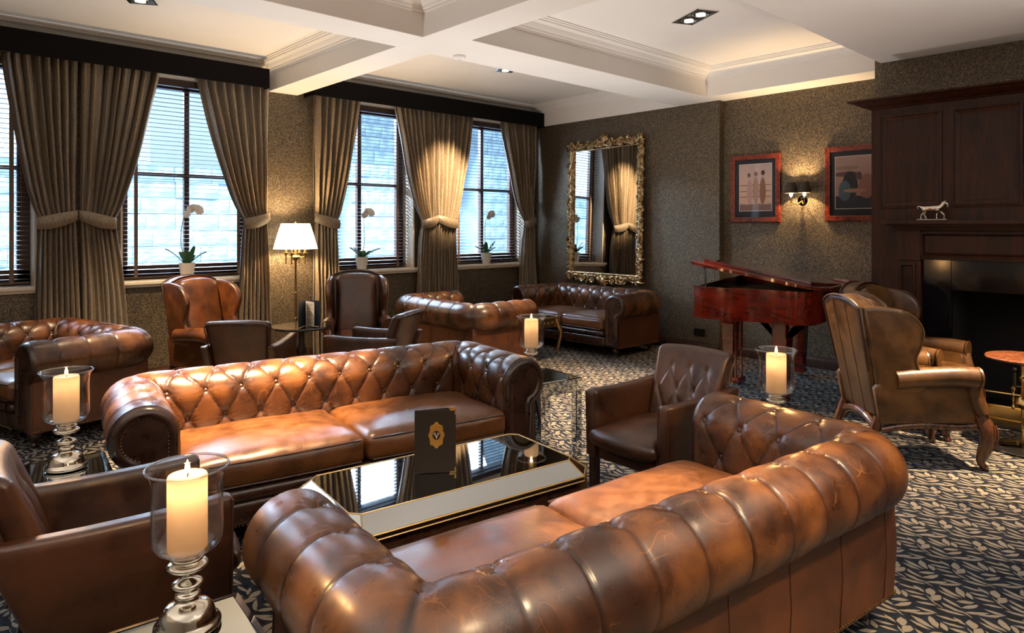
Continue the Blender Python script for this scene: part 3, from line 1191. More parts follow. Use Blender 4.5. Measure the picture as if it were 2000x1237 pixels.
    for i in range(len(pts) - 1):
        p, q_ = Vector((*pts[i][0], 0)), Vector((*pts[i + 1][0], 0))
        o1 = Vector((*pts[i][1], 0))
        m_ = max(1, int((q_ - p).length / 0.016))
        for k in range(m_):
            r_ = p.lerp(q_, k / m_) + o1 * 0.002
            nb_.ball((r_.x, r_.y + D / 2, 0.122), 0.0050, 6, (1, 1, 1))
    stuff(nb_.obj('nail_trim', NAIL, po))
    # ---- frame inside, seat deck, front rail
    wi = L / 2 - RR
    b = MB().box((-L / 2 - 0.03, -D / 2 + 0.02, 0.112), (L / 2 + 0.03, D / 2 + 0.03, 0.16))
    b.box((-wi - 0.02, -D / 2 + 0.03, 0.16), (wi + 0.02, D / 2 - RR + 0.02, 0.31))
    b.obj('seat_deck', LEA_DARK, root, smooth=False)
    MB().soft((-wi - 0.01, -D / 2 - 0.035, 0.115), (wi + 0.01, -D / 2 + 0.08, 0.235), 0.03, 10).obj('front_rail', LEA_DARK, root)
    MB().soft((-wi - 0.005, -D / 2 - 0.055, 0.235), (wi + 0.005, -D / 2 + 0.08, 0.30), 0.03, 10).obj('front_border', LEA_DARK, root)
    nb_ = MB()
    for k in range(int(2 * wi / 0.016)):
        nb_.ball((-wi + k * 0.016, -D / 2 - 0.034, 0.125), 0.0045, 6)
    stuff(nb_.obj('rail_nail_trim', NAIL, root))
    # ---- seat cushions
    cw = 2 * wi / n_cush
    for k in range(n_cush):
        xa = -wi + k * cw
        sd = k * 1.7
        co = MB().soft((xa + 0.003, -D / 2 - 0.055, 0.300), (xa + cw - 0.003, D / 2 - RR - 0.005, 0.440), 0.045, 16, (0.004, 0.012, 0.034),
                       fn=lambda p, sd=sd: np.array([p[0], p[1], p[2] + (0.010 * mnoise.noise(Vector((p[0] * 5 + sd, p[1] * 7, 0))) if p[2] > 0.36 else 0)])).obj('seat_cushion', LEA_SEAT, root, angle=70)
        pb = MB()
        for z in (0.425, 0.316):
            pb.tube([(xa + 0.03, -D / 2 - 0.054, z), (xa + cw * 0.5, -D / 2 - 0.061, z), (xa + cw - 0.03, -D / 2 - 0.054, z)], 0.0045, 6)
        pb.obj('piping', PIPE, co)
    # ---- turned feet
    for sx in (-1, 1):
        for y in (-D / 2 + 0.05, D / 2 - 0.04):
            MB().lathe([(0.012, 0.0), (0.020, 0.003), (0.022, 0.020), (0.016, 0.030), (0.018, 0.036), (0.034, 0.055), (0.040, 0.075), (0.036, 0.095), (0.028, 0.105), (0.030, 0.114)], 16, T(sx * (L / 2 - 0.03), y, 0)).obj('foot', DARKW, root)
    return root


sofa = chesterfield(1.98, 'chesterfield_sofa', 'tan chesterfield sofa facing the camera behind the mirrored coffee table, back brightly spotlit')
place(sofa, (1.865, 3.43, 0), -9.5)
s2 = place(copy_tree(sofa), (1.825, 1.427, 0), 173.7, 'worn brown chesterfield sofa nearest the camera, seen from behind')
s3 = chesterfield(1.60, 'chesterfield_sofa', 'dark brown chesterfield sofa under the gilt mirror')
place(s3, (6.47, 5.66, 0), -90)
s4 = chesterfield(1.18, 'chesterfield_sofa', 'brown chesterfield loveseat at the left edge before the curtain pair')
place(s4, (0.924, 6.20, 0), -76)
s5 = place(chesterfield(1.30, 'chesterfield_sofa', 'x'), (4.71, 5.86, 0), 88, 'brown chesterfield loveseat turned away, just left of the farthest candle')


# ================================================================== WING CHAIRS
def squeeze(o, k):
    for v in o.data.vertices:
        v.co.x *= k
    for c_ in o.children:
        squeeze(c_, k)


def wing_chair(label, L1, show_wood, name='wing_chair'):
    root = thing(name, label, 'chair', (0, 0, 0), 0, 'leather wing chairs')
    # leaning back: front face bellied, top arched
    lean = math.tan(R(11))

    def back_pt(x, z, t):
        return (x, 0.20 + (z - 0.42) * lean + t, z)
    oc = []
    for i in range(15):
        u = -1 + 2 * i / 14
        oc.append((0.285 * u, 1.055 - 0.060 * abs(u) ** 2.4))
    oc = [(-0.235, 0.30)] + [(-0.255, 0.6)] + oc + [(0.255, 0.6), (0.235, 0.30)]
    MB().slab(oc[::-1], -0.005, 0.115, 0.030, lambda a, b, c: back_pt(a, b, c), 4).obj('back', L1, root, angle=60)
    # inner back cushion
    def bc(p):
        x, y, z = p
        return np.array([x, 0.20 + (z - 0.42) * lean - 0.02 + y - 0.02 * (1 - (x / 0.24) ** 2), z - 0.04 * abs(x / 0.24) ** 2.4 * (z > 0.8)])
    MB().soft((-0.225, -0.055, 0.42), (0.225, 0.03, 1.035), 0.04, 12, (0, 0.02, 0), fn=bc).obj('inner_back', L1, root, angle=70)
    pp = MB()
    pp.tube([back_pt(x, z, 0.112) for x, z in oc[1:-1]], 0.007, 6)
    pp.tube([back_pt(x, z, 0.004) for x, z in oc[2:-2]], 0.007, 6)
    pp.obj('piping', PIPE, root)
    for sx in (-1, 1):
        # wing in side view (y forward negative, z)
        wo = smooth_path([(0.40, 1.00), (0.30, 1.005), (0.16, 0.985), (0.075, 0.93), (0.035, 0.85), (0.05, 0.76), (0.075, 0.68), (0.045, 0.60), (0.0, 0.55)], 4) + [(0.05, 0.47), (0.30, 0.47)]

        def wf(a, b, c, sx=sx):
            fl = 0.055 * max(0, (0.30 - a) / 0.3) * (0.3 + 0.7 * max(0, (b - 0.5) / 0.5))
            return (sx * (0.243 + fl + c), a, b)
        wg = MB().slab(wo, 0.0, 0.062, 0.026, wf, 3).obj('wing', L1, root, angle=60)
        nb_ = MB()
        for (a, b) in smooth_path(wo[8:-2], 3):
            p = wf(a + 0.012, b - 0.002, 0.062)
            nb_.ball(p, 0.0048, 6)
        stuff(nb_.obj('nail_trim', NAIL, wg))
        # rolled arm, drooping scroll front
        arm_pts = smooth_path([(sx * 0.292, 0.20, 0.555), (sx * 0.300, 0.02, 0.572), (sx * 0.312, -0.16, 0.580), (sx * 0.318, -0.27, 0.572)], 5)
        ab = MB().tube(arm_pts, lambda t: 0.062 + 0.010 * t, 16, flat=(1, 0.92))
        ab.obj('arm', L1, root, angle=60)
        # scroll facing and the carved upright below it
        b = MB().lathe([(0.0, -0.012), (0.03, -0.014), (0.050, -0.008), (0.066, 0.004), (0.068, 0.015)], 18, T(sx * 0.318, -0.278, 0.572, 0, 90))
        b.tube(smooth_path([(sx * 0.300, -0.27, 0.545), (sx * 0.292, -0.285, 0.46), (sx * 0.300, -0.305, 0.40), (sx * 0.318, -0.325, 0.345)], 5), lambda t: 0.040 + 0.006 * math.sin(PI * t), 12)
        b.obj('arm_scroll', CARVED if show_wood else L1, root)
        # outer side below the arm
        so_ = [(-0.30, 0.285), (0.29, 0.275), (0.33, 0.50), (0.25, 0.585), (-0.10, 0.575), (-0.265, 0.56), (-0.285, 0.45)]
        sp = MB().slab(so_, 0.0, 0.055, 0.018, lambda a, b, c, sx=sx: (sx * (0.250 + c), a, b), 3).obj('side_panel', L1, root, angle=60)
        nb_ = MB()
        for k in range(38):
            nb_.ball((sx * 0.306, -0.285 + k * 0.015, 0.293), 0.0046, 6)
        for k in range(17):
            nb_.ball((sx * 0.306, -0.286, 0.30 + k * 0.015), 0.0046, 6)
        stuff(nb_.obj('nail_trim', NAIL, sp))
        # show-wood rail along the side, curved
        rl = smooth_path([(sx * 0.300, -0.315, 0.275), (sx * 0.302, -0.18, 0.262), (sx * 0.302, 0.02, 0.272), (sx * 0.295, 0.17, 0.262), (sx * 0.28, 0.28, 0.238)], 5)
        MB().tube(rl, 0.020, 10, flat=(0.9, 1.0)).obj('side_rail', CARVED, root)
        # cabriole front leg
        cl = smooth_path([(sx * 0.300, -0.312, 0.335), (sx * 0.318, -0.335, 0.275), (sx * 0.325, -0.345, 0.20), (sx * 0.306, -0.328, 0.11), (sx * 0.296, -0.318, 0.055), (sx * 0.306, -0.335, 0.016), (sx * 0.318, -0.352, 0.014)], 5)
        lg = MB().tube(cl, lambda t: float(np.interp(t, [0, 0.2, 0.45, 0.7, 0.85, 1.0], [0.040, 0.047, 0.040, 0.024, 0.019, 0.013])), 12)
        for q in (-1, 0, 1):
            lg.tube(smooth_path([(sx * (0.345 + 0.012 * (q == 0)), -0.352 + q * 0.018 - 0.008, 0.29), (sx * (0.366 - 0.004 * abs(q)), -0.362 + q * 0.02, 0.22), (sx * 0.338, -0.345 + q * 0.014, 0.13)], 4), 0.008, 6)
        lg.obj('front_leg', CARVED, root)
        bl = smooth_path([(sx * 0.255, 0.285, 0.31), (sx * 0.258, 0.325, 0.20), (sx * 0.262, 0.365, 0.09), (sx * 0.265, 0.40, 0.018)], 5)
        MB().tube(bl, lambda t: 0.032 - 0.012 * t, 10).obj('back_leg', CARVED, root)
    # rails front and back
    fr = smooth_path([(-0.29, -0.315, 0.275), (-0.17, -0.325, 0.245), (0, -0.33, 0.265), (0.17, -0.325, 0.245), (0.29, -0.315, 0.275)], 6)
    MB().tube(fr, 0.022, 10).obj('front_apron', CARVED, root)
    br = smooth_path([(-0.262, 0.295, 0.24), (-0.13, 0.30, 0.285), (0, 0.30, 0.30), (0.13, 0.30, 0.285), (0.262, 0.295, 0.24)], 6)
    b = MB().tube(br, 0.024, 10)
    b.tube([(p[0], p[1] + 0.014, p[2] + 0.016) for p in br], 0.008, 6)
    b.obj('back_apron', CARVED, root)
    MB().soft((-0.285, -0.325, 0.26), (0.285, 0.27, 0.375), 0.03, 8).obj('seat_base', L1, root)
    sc = MB().soft((-0.245, -0.345, 0.370), (0.245, 0.235, 0.470), 0.045, 12, (0, 0.01, 0.028), fn=lambda p: np.array([p[0] * (1.0 + 0.22 * max(0, min(1, (-0.25 - p[1]) / 0.05))), p[1], p[2]])).obj('seat_cushion', L1, root, angle=70)
    MB().tube([(-0.255, -0.353, 0.455), (0, -0.358, 0.457), (0.255, -0.353, 0.455)], 0.005, 6).obj('piping', PIPE, sc)
    # seams of the outside back
    for x in (-0.09, 0.09):
        MB().tube([back_pt(x, 0.31, 0.115), back_pt(x, 0.7, 0.116), back_pt(x, 1.02, 0.115)], 0.0025, 6).obj('back_seam', PIPE, root)
    for ch in root.children:
        squeeze(ch, 0.88)
    return root


w1 = wing_chair('chestnut wing chair before the window beside the first orchid', LEA_WING, True)
place(w1, (2.19, 6.22, 0), 20)
w2 = wing_chair('dark brown wing chair facing the round black table right of the lamp', LEA_BROWNW, True)
place(w2, (3.37, 5.84, 0), -28)
w3 = wing_chair('olive brown wing chair seen from its back and side, in front of its twin', LEA_OLIVE, False)
place(w3, (4.91, 1.51, 0), 45.7)
w4 = place(copy_tree(w3), (5.74, 1.72, 0), -4, 'olive brown wing chair at the hearth, partly hidden behind its twin')


# ================================================================== LOW ARMCHAIRS
def low_armchair(label, L1, buttons=True):
    root = thing('low_armchair', label, 'chair', (0, 0, 0), 0, 'low square leather armchairs')
    # back: rakes and flares upward, thin curled top
    tilt = 0.17

    def bf(p):
        x, y, z = p
        k = (z - 0.28) / 0.52
        fl = 0.225 + 0.045 * max(k, 0) ** 1.3
        xx = x / 0.25 * fl
        yy = y + tilt * max(k, 0) ** 1.25 - 0.025 * (x / 0.25) ** 2
        return np.array([xx, yy, z + 0.012 * k * (1 - (x / 0.25) ** 2)])
    pts = []
    bme = []
    lat = [(-0.13, 0.695), (0.0, 0.695), (0.13, 0.695), (-0.065, 0.575), (0.065, 0.575), (0.0, 0.455), (-0.13, 0.455), (0.13, 0.455)]

    def bfd(p):
        q = p.copy()
        if buttons and p[1] < 0.20:
            d = 0.0
            for bx, bz in lat:
                r2 = math.hypot(p[0] - bx, p[2] - bz)
                d += 0.016 * math.exp(-r2 / 0.022)
            a = p[0] / 0.13 + (p[2] - 0.695) / 0.24
            b = p[0] / 0.13 - (p[2] - 0.695) / 0.24
            ln = min(abs(math.sin(PI * a)), abs(math.sin(PI * b)))
            if 0.455 < p[2] < 0.695 and abs(p[0]) < 0.20:
                d += 0.007 * math.exp(-(ln / 0.22) ** 2)
            q[1] += d
        return bf(q)
    bk = MB().soft((-0.25, 0.155, 0.26), (0.25, 0.245, 0.80), 0.035, 64 if buttons else 14, (0, 0.014, 0), fn=bfd).obj('back', L1, root, angle=75)
    if buttons:
        for bx, bz in lat:
            p = bf(np.array([bx, 0.178, bz]))
            MB().ball(tuple(p), 0.009, 8, (1, 0.6, 1)).obj('button', L1, bk)
    pp = MB()
    pp.tube([tuple(bf(np.array([x, 0.249, 0.785 if abs(x) < 0.24 else 0.77]))) for x in np.linspace(-0.245, 0.245, 13)], 0.005, 6)
    for sx in (-1, 1):
        pp.tube([tuple(bf(np.array([sx * 0.247, 0.246, z]))) for z in np.linspace(0.28, 0.77, 9)], 0.005, 6)
    pp.obj('piping', PIPE, bk)
    for sx in (-1, 1):
        # arm panel: slopes gently down to the front
        def af(p, sx=sx):
            x, y, z = p
            k = (z - 0.27) / 0.35
            yy = y + (tilt * 0.8 * max(k, 0) if y > 0 else 0) * (y + 0.28) / 0.52
            top = 0.012 * math.sin(PI * (y + 0.28) / 0.52)
            return np.array([x + sx * 0.012 * k, yy, z - (top if z > 0.5 else 0)])
        xa, xb = (-0.30, -0.225) if sx < 0 else (0.225, 0.30)
        ar = MB().soft((xa, -0.285, 0.255), (xb, 0.235, 0.625), 0.022, 12, (0.003, 0.004, 0), fn=af).obj('arm', L1, root, angle=60)
        pb = MB()
        for ex in (xa + 0.004, xb - 0.004):
            pb.tube([tuple(af(np.array([ex, -0.280, z]))) for z in np.linspace(0.27, 0.61, 8)], 0.004, 6)
        pb.obj('piping', PIPE, ar)
    MB().soft((-0.235, -0.27, 0.255), (0.235, 0.20, 0.36), 0.02, 8).obj('seat_base', L1, root)
    MB().soft((-0.222, -0.30, 0.33), (0.222, 0.185, 0.435), 0.045, 12, (0, 0.016, 0.026), fn=lambda p: np.array([p[0] * (1 + 0.26 * max(0, min(1, (-0.27 - p[1]) / 0.03))), p[1] - 0.035 * (1 - (p[0] / 0.26) ** 2) * max(0, min(1, (-0.1 - p[1]) / 0.2)), p[2]])).obj('seat_cushion', L1, root, angle=70)
    for sx in (-1, 1):
        MB().bbox((sx * 0.262 - 0.023, -0.278, 0.0), (sx * 0.262 + 0.023, -0.232, 0.27), 0.004).obj('front_leg', DARKW, root)
        b = MB().bbox((-0.020, -0.020, 0.0), (0.020, 0.020, 0.28), 0.004)
        b.v = [(x + sx * 0.235, y + 0.235 + 0.06 * (0.28 - z) / 0.28, z) for x, y, z in b.v]
        b.obj('back_leg', DARKW, root)
    for ch in root.children:
        squeeze(ch, 0.88)
    return root


LEA_CH = leather('brown_armchair_leather', (0.022, 0.0075, 0.0035), (0.070, 0.023, 0.0075), (0.22, 0.09, 0.03), 0.35, 0.15, 6.0, 0.14, 0.0)
a1 = low_armchair('button-backed low armchair facing left beside the near sofa', LEA_CH, True)
place(a1, (3.07, 2.15, 0), -92)
a2 = place(copy_tree(a1), (0.585, 2.54, 0), 84, 'dark low armchair at the bottom left, facing right beside the near candle')
a3 = place(copy_tree(a1), (2.13, 5.30, 0), 141, 'low armchair with plain back to the camera before the chestnut wing chair')
a4 = place(copy_tree(a1), (2.98, 4.95, 0), 212, 'low armchair seen from the side between round table and loveseat')

# ================================================================== TABLES
def side_table(label, x, y, rz):
    t = thing('mirrored_side_table', label, 'table', (x, y, 0), rz, 'small mirrored side tables')
    h, s = 0.52, 0.19
    MB().bbox((-s + 0.006, -s + 0.006, h - 0.012), (s - 0.006, s - 0.006, h), 0.004).obj('table_top', MIRROR_B, t)
    b = MB()
    for k in range(4):
        b.add([(-s, -s, h - 0.001), (s, -s, h - 0.001), (s - 0.016, -s + 0.016, h + 0.0015), (-s + 0.016, -s + 0.016, h + 0.0015)], [(0, 1, 2, 3)], Matrix.Rotation(PI / 2 * k, 4, 'Z'))
    b.obj('bevelled_edge', MIRROR, t, smooth=False)
    for k in range(4):
        MB().bbox((-s, -s, h - 0.085), (s, -s + 0.014, h - 0.002), 0.003, Matrix.Rotation(PI / 2 * k, 4, 'Z')).obj('apron', MIRROR_B, t)
    for sx in (-1, 1):
        for sy in (-1, 1):
            cx, cy = sx * (s - 0.024), sy * (s - 0.024)
            MB().bbox((cx - 0.025, cy - 0.025, 0.0), (cx + 0.025, cy + 0.025, h - 0.01), 0.005).obj('leg', MIRROR, t)
    return t


side_table('mirrored side table carrying the candle between left loveseat and armchair', 0.50, 3.22, -6)
side_table('mirrored side table at the bottom edge under the nearest candle', 0.492, 1.665, -5)
side_table('mirrored side table at the right arm of the spotlit sofa', 3.17, 3.14, -8)
side_table('mirrored side table hidden behind the near sofa under the right candle', 3.165, 1.52, -4)

# long coffee table: mirror top with sloping mirrored border, gilt lines, quilted sides
t = thing('coffee_table', 'long mirrored coffee table with gilt edges between the two near sofas', 'table', (1.80, 2.36, 0), -7.4)
zt, zb_ = 0.45, 0.395
HX, HY, CX_, EX = 0.53, 0.235, 0.0, 0.075


def oct_ring(hx, hy, c, z):
    return [(-hx + c, -hy, z), (hx - c, -hy, z), (hx, -hy + c, z), (hx, hy - c, z), (hx - c, hy, z), (-hx + c, hy, z), (-hx, hy - c, z), (-hx, -hy + c, z)]


r0 = oct_ring(HX, HY, 0.035, zt)
r1 = oct_ring(HX + EX, HY + EX, 0.085, zb_)
MB().add(r0, [tuple(range(8))]).add([(x, y, z - 0.012) for x, y, z in r0], [tuple(range(7, -1, -1))]).obj('mirror_top', MIRROR_SM, t, smooth=False)
for k in range(8):
    k2 = (k + 1) % 8
    MB().add([r0[k], r0[k2], r1[k2], r1[k], *[(p[0] * 0.985, p[1] * 0.97, p[2] - 0.012) for p in (r0[k], r0[k2], r1[k2], r1[k])]],
             [(3, 2, 1, 0), (4, 5, 6, 7), (0, 1, 5, 4), (2, 3, 7, 6), (1, 2, 6, 5), (3, 0, 4, 7)]).obj('border_panel', MIRROR_B, t, smooth=False)
g = MB()
for k in range(8):
    k2 = (k + 1) % 8
    g.tube([r0[k], r0[k2]], 0.003, 6).tube([r1[k], r1[k2]], 0.0042, 6).tube([(r1[k][0], r1[k][1], zb_ - 0.02), (r1[k2][0], r1[k2][1], zb_ - 0.02)], 0.0035, 6)
    g.tube([r0[k], r1[k]], 0.003, 6)
g.obj('gilt_edge', AGED_BRASS, t)
bx, by = HX + EX - 0.012, HY + EX - 0.012
MB().add(oct_ring(bx, by, 0.08, zb_ - 0.004) + oct_ring(bx, by, 0.08, zb_ - 0.03), [tuple(range(7, -1, -1)), tuple(range(8, 16))] + [(k, (k + 1) % 8, 8 + (k + 1) % 8, 8 + k) for k in range(8)]).obj('under_frame', DARKW, t, smooth=False)


def quilt(u, v, L, flip):
    x = -L + 2 * L * u
    z = 0.375 - 0.20 * v
    a, b = x / 0.15 + (z - 0.28) / 0.16, x / 0.15 - (z - 0.28) / 0.16
    d = 0.012 * (abs(math.sin(PI * a)) * abs(math.sin(PI * b))) ** 0.4
    return x, d, z


for nm, L_, M_ in (('a', bx - 0.05, T(0, -by + 0.03, 0)), ('b', bx - 0.05, T(0, by - 0.03, 0, 180)), ('c', by - 0.05, T(bx - 0.03, 0, 0, 90)), ('d', by - 0.05, T(-bx + 0.03, 0, 0, -90))):
    q = MB().grid(int(L_ * 90), 16, lambda u, v: (quilt(u, v, L_, 0)[0], -quilt(u, v, L_, 0)[1], quilt(u, v, L_, 0)[2]), M=M_).obj('quilted_side', LEA_DARK, t, angle=70)
    nb_ = MB()
    for k in range(-6, 7):
        x = k * 0.15
        if abs(x) < L_ - 0.03:
            nb_.ball((x, -0.004, 0.28), 0.009, 8, (1, 0.6, 1), M=M_)
    stuff(nb_.obj('button_row', LEA_DARK, q))
    # bowed gilt rail under each side
    sc_ = smooth_path([(-L_ + 0.0, -0.012, 0.165), (-L_ + 0.05, -0.014, 0.125), (-L_ + 0.10, -0.014, 0.15), (-L_ * 0.45, -0.012, 0.172), (0, -0.012, 0.178), (L_ * 0.45, -0.012, 0.172), (L_ - 0.10, -0.014, 0.15), (L_ - 0.05, -0.014, 0.125), (L_, -0.012, 0.165)], 6)
    b = MB().tube(sc_, 0.007, 8, M=M_).tube([(p[0], p[1], p[2] + 0.018) for p in sc_], 0.004, 6, M=M_)
    b.obj('scalloped_rail', AGED_BRASS, t)
MB().box((-bx + 0.04, -by + 0.04, 0.17), (bx - 0.04, by - 0.04, 0.385)).obj('carcass', DARKW, t, smooth=False)
for sx in (-1, 1):
    for sy in (-1, 1):
        x, y = sx * (bx - 0.045), sy * (by - 0.045)
        MB().tube(smooth_path([(x, y, 0.38), (x + sx * 0.006, y + sy * 0.006, 0.25), (x + sx * 0.012, y + sy * 0.012, 0.15), (x - sx * 0.006, y - sy * 0.006, 0.06), (x + sx * 0.010, y + sy * 0.010, 0.008)], 5), lambda q: 0.030 - 0.016 * q, 10).obj('leg', AGED_BRASS, t)

# round black table by the lamp
t = thing('round_table', 'round black glossy table holding the open navy menu', 'table', (2.68, 5.60, 0))
MB().lathe([(0.0, 0.612), (0.235, 0.612), (0.252, 0.618), (0.258, 0.628), (0.252, 0.637), (0.0, 0.640)], 40).obj('table_top', BLACK, t)
MB().lathe([(0.11, 0.59), (0.12, 0.612), (0.0, 0.613)], 20).obj('top_plate', DARKW, t)
MB().lathe([(0.03, 0.05), (0.045, 0.09), (0.028, 0.14), (0.024, 0.3), (0.04, 0.38), (0.045, 0.42), (0.026, 0.48), (0.03, 0.59)], 18).obj('pedestal', DARKW, t)
for k in range(3):
    a = 2 * PI * k / 3 + 0.5
    MB().tube(smooth_path([(0.02 * math.cos(a), 0.02 * math.sin(a), 0.12), (0.12 * math.cos(a), 0.12 * math.sin(a), 0.10), (0.21 * math.cos(a), 0.21 * math.sin(a), 0.03), (0.235 * math.cos(a), 0.235 * math.sin(a), 0.012)], 5), lambda q: 0.022 - 0.01 * q, 10).obj('foot', DARKW, t)

# gilt coffee table before the loveseat
t = thing('gilt_table', 'low table with carved gilt cabriole legs between loveseat and dark sofa', 'table', (5.56, 5.80, 0), 0)
MB().bbox((-0.21, -0.36, 0.435), (0.21, 0.36, 0.455), 0.006).obj('table_top', MIRROR_SM, t)
b = MB()
for x in (-0.215, 0.215):
    b.tube([(x, -0.365, 0.445), (x, 0.365, 0.445)], 0.012, 8)
for y in (-0.365, 0.365):
    b.tube([(-0.215, y, 0.445), (0.215, y, 0.445)], 0.012, 8)
b.obj('gilt_edge', AGED_BRASS, t)
b = MB()
for x in (-0.195, 0.195):
    b.bbox((x - 0.008, -0.34, 0.335), (x + 0.008, 0.34, 0.44), 0.003)
    for k in range(9):
        b.ball((x * 1.05, -0.28 + 0.07 * k, 0.385), 0.022, 8, (0.35, 1.1, 0.8))
for y in (-0.345, 0.345):
    b.bbox((-0.19, y - 0.008, 0.335), (0.19, y + 0.008, 0.44), 0.003)
    for k in range(5):
        b.ball((-0.13 + 0.065 * k, y * 1.03, 0.385), 0.022, 8, (1.1, 0.35, 0.8))
b.obj('carved_apron', AGED_BRASS, t)
for sx in (-1, 1):
    for sy in (-1, 1):
        MB().tube(smooth_path([(sx * 0.195, sy * 0.345, 0.435), (sx * 0.215, sy * 0.365, 0.34), (sx * 0.235, sy * 0.385, 0.26), (sx * 0.215, sy * 0.365, 0.12), (sx * 0.205, sy * 0.355, 0.05), (sx * 0.222, sy * 0.372, 0.012)], 5), lambda q: 0.030 - 0.018 * q, 10).obj('leg', AGED_BRASS, t)

# small pedestal table at the right edge
t = thing('pedestal_table', 'small round reddish table on brass stem at the right edge', 'table', (5.63, 1.0, 0))
MB().lathe([(0.0, 0.60), (0.20, 0.602), (0.222, 0.608), (0.228, 0.617), (0.222, 0.626), (0.0, 0.628)], 40).obj('table_top', TAN_TOP, t)
MB().lathe([(0.022, 0.02), (0.020, 0.12), (0.03, 0.16), (0.022, 0.18), (0.022, 0.27), (0.05, 0.29), (0.062, 0.31), (0.05, 0.34), (0.025, 0.36), (0.02, 0.45), (0.035, 0.48), (0.022, 0.50), (0.022, 0.56), (0.06, 0.585), (0.07, 0.601)], 24).obj('stem', BRASS, t)
MB().lathe([(0.215, 0.0), (0.222, 0.010), (0.21, 0.022), (0.10, 0.034), (0.03, 0.045), (0.0, 0.045)], 36).obj('base', BLACK, t)

# ================================================================== CANDLES
GLASS_R = glass_mat('glass_rim', (0.9, 0.9, 0.9), 0.22)


def hurricane(label):
    t = thing('hurricane_candle', label, 'candle holder', (0, 0, 0), 0, 'silver hurricane candle holders')
    bp = [(0.073, 0.0), (0.077, 0.004), (0.076, 0.011), (0.070, 0.016), (0.066, 0.020), (0.064, 0.028), (0.059, 0.042), (0.049, 0.054), (0.034, 0.060), (0.025, 0.065), (0.023, 0.071),
          (0.029, 0.077), (0.029, 0.082), (0.022, 0.088), (0.022, 0.093), (0.031, 0.099), (0.036, 0.105), (0.033, 0.111), (0.020, 0.117), (0.013, 0.123), (0.012, 0.130), (0.016, 0.135),
          (0.033, 0.140), (0.045, 0.147), (0.047, 0.153), (0.041, 0.158), (0.034, 0.161), (0.037, 0.166), (0.036, 0.171), (0.030, 0.174), (0.034, 0.179), (0.040, 0.184)]
    MB().lathe([(0.0, 0.0)] + smooth_path(bp, 2) + [(0.0, 0.184)], 40).obj('silver_base', SILVER, t, angle=70)
    outp = [(0.0, 0.184), (0.045, 0.184), (0.066, 0.192), (0.078, 0.208), (0.082, 0.228), (0.081, 0.300), (0.081, 0.350), (0.086, 0.375), (0.096, 0.389)]
    inp = [(0.0935, 0.3905), (0.0835, 0.375), (0.0785, 0.350), (0.0785, 0.300), (0.0795, 0.228), (0.075, 0.210), (0.064, 0.196), (0.045, 0.188), (0.0, 0.188)]
    MB().lathe(smooth_path(outp, 3) + smooth_path(inp, 3), 40, closed=False).obj('glass_shade', GLASS, t)
    MB().lathe([(0.094 + 0.0032 * math.cos(2 * PI * k / 10), 0.3905 + 0.0032 * math.sin(2 * PI * k / 10)) for k in range(11)], 40, closed=False).obj('glass_rim', GLASS_R, t)
    c_ = MB().lathe([(0.0, 0.190), (0.043, 0.190), (0.0455, 0.193), (0.0455, 0.366), (0.043, 0.371), (0.036, 0.370), (0.015, 0.366), (0.0, 0.365)], 32).obj('candle', WAX, t)
    MB().tube([(0, 0, 0.364), (0.001, 0, 0.372), (0.003, 0, 0.379)], 0.0016, 6).obj('wick', WICK, c_)
    MB().lathe([(0.0, 0.374), (0.004, 0.377), (0.0065, 0.384), (0.0055, 0.392), (0.0025, 0.401), (0.0, 0.408)], 12).obj('flame', FLAME, c_)
    return t


cands = [(0.545, 3.25, 'candle on the left mirrored table, second largest in view'),
         (0.545, 1.755, 'nearest and largest hurricane candle, bottom left foreground'),
         (3.11, 3.17, 'farthest hurricane candle beyond the right arm of the spotlit sofa'),
         (3.12, 1.515, 'hurricane candle behind the near sofa in front of the piano')]
h0 = None
for i, (x, y, lb) in enumerate(cands):
    if h0 is None:
        h0 = hurricane(lb)
        hh = h0
    else:
        hh = copy_tree(h0)
    place(hh, (x, y, 0.5235), 17 * i, lb)
    lamp('POINT', 'candle_glow', (x, y, 0.5235 + 0.408), 4.0, (1.0, 0.52, 0.18), shadow_soft_size=0.008)
    lamp('POINT', 'wax_glow', (x, y, 0.5235 + 0.338), 0.28, (1.0, 0.56, 0.24), shadow_soft_size=0.012)  # added lamp inside the candle so the wax glows

# ================================================================== MENUS
def crest(parent, M, s, gold):
    """gilt shield-like lozenge with a dark disc and a pale antlered mark"""
    b = MB()
    n = 40
    o = []
    for k in range(n):
        a = 2 * PI * k / n
        r_ = 1.0 + 0.07 * math.cos(8 * a) + 0.10 * abs(math.sin(a)) ** 6 - 0.05 * abs(math.cos(2 * a))
        o.append((s * 0.74 * r_ * math.cos(a), s * 1.12 * r_ * math.sin(a)))
    b.slab(o, 0, 0.0012, 0.0003, lambda x, y, c: M @ Vector((x, -c, y)), 1)
    e = b.obj('crest', gold, parent)
    MB().slab([(s * 0.36 * math.cos(2 * PI * k / 24), s * 0.42 * math.sin(2 * PI * k / 24)) for k in range(24)], 0, 0.0018, 0.0003, lambda x, y, c: M @ Vector((x, -c, y)), 1).obj('crest_disc', MENUC, e)
    b = MB()
    for sx in (-1, 1):
        b.tube([M @ Vector((sx * q[0] * s, -0.002, q[1] * s)) for q in ((0.03, -0.20), (0.06, -0.02), (0.20, 0.08), (0.24, 0.24))], 0.0006 + s * 0.012, 6)
        b.tube([M @ Vector((sx * q[0] * s, -0.002, q[1] * s)) for q in ((0.12, 0.03), (0.10, 0.16), (0.12, 0.24))], 0.0005 + s * 0.008, 6)
    b.tube([M @ Vector((0, -0.002, -0.05 * s)), M @ Vector((0, -0.002, -0.28 * s))], 0.0006 + s * 0.03, 6)
    b.obj('crest_mark', PAPERW, e)


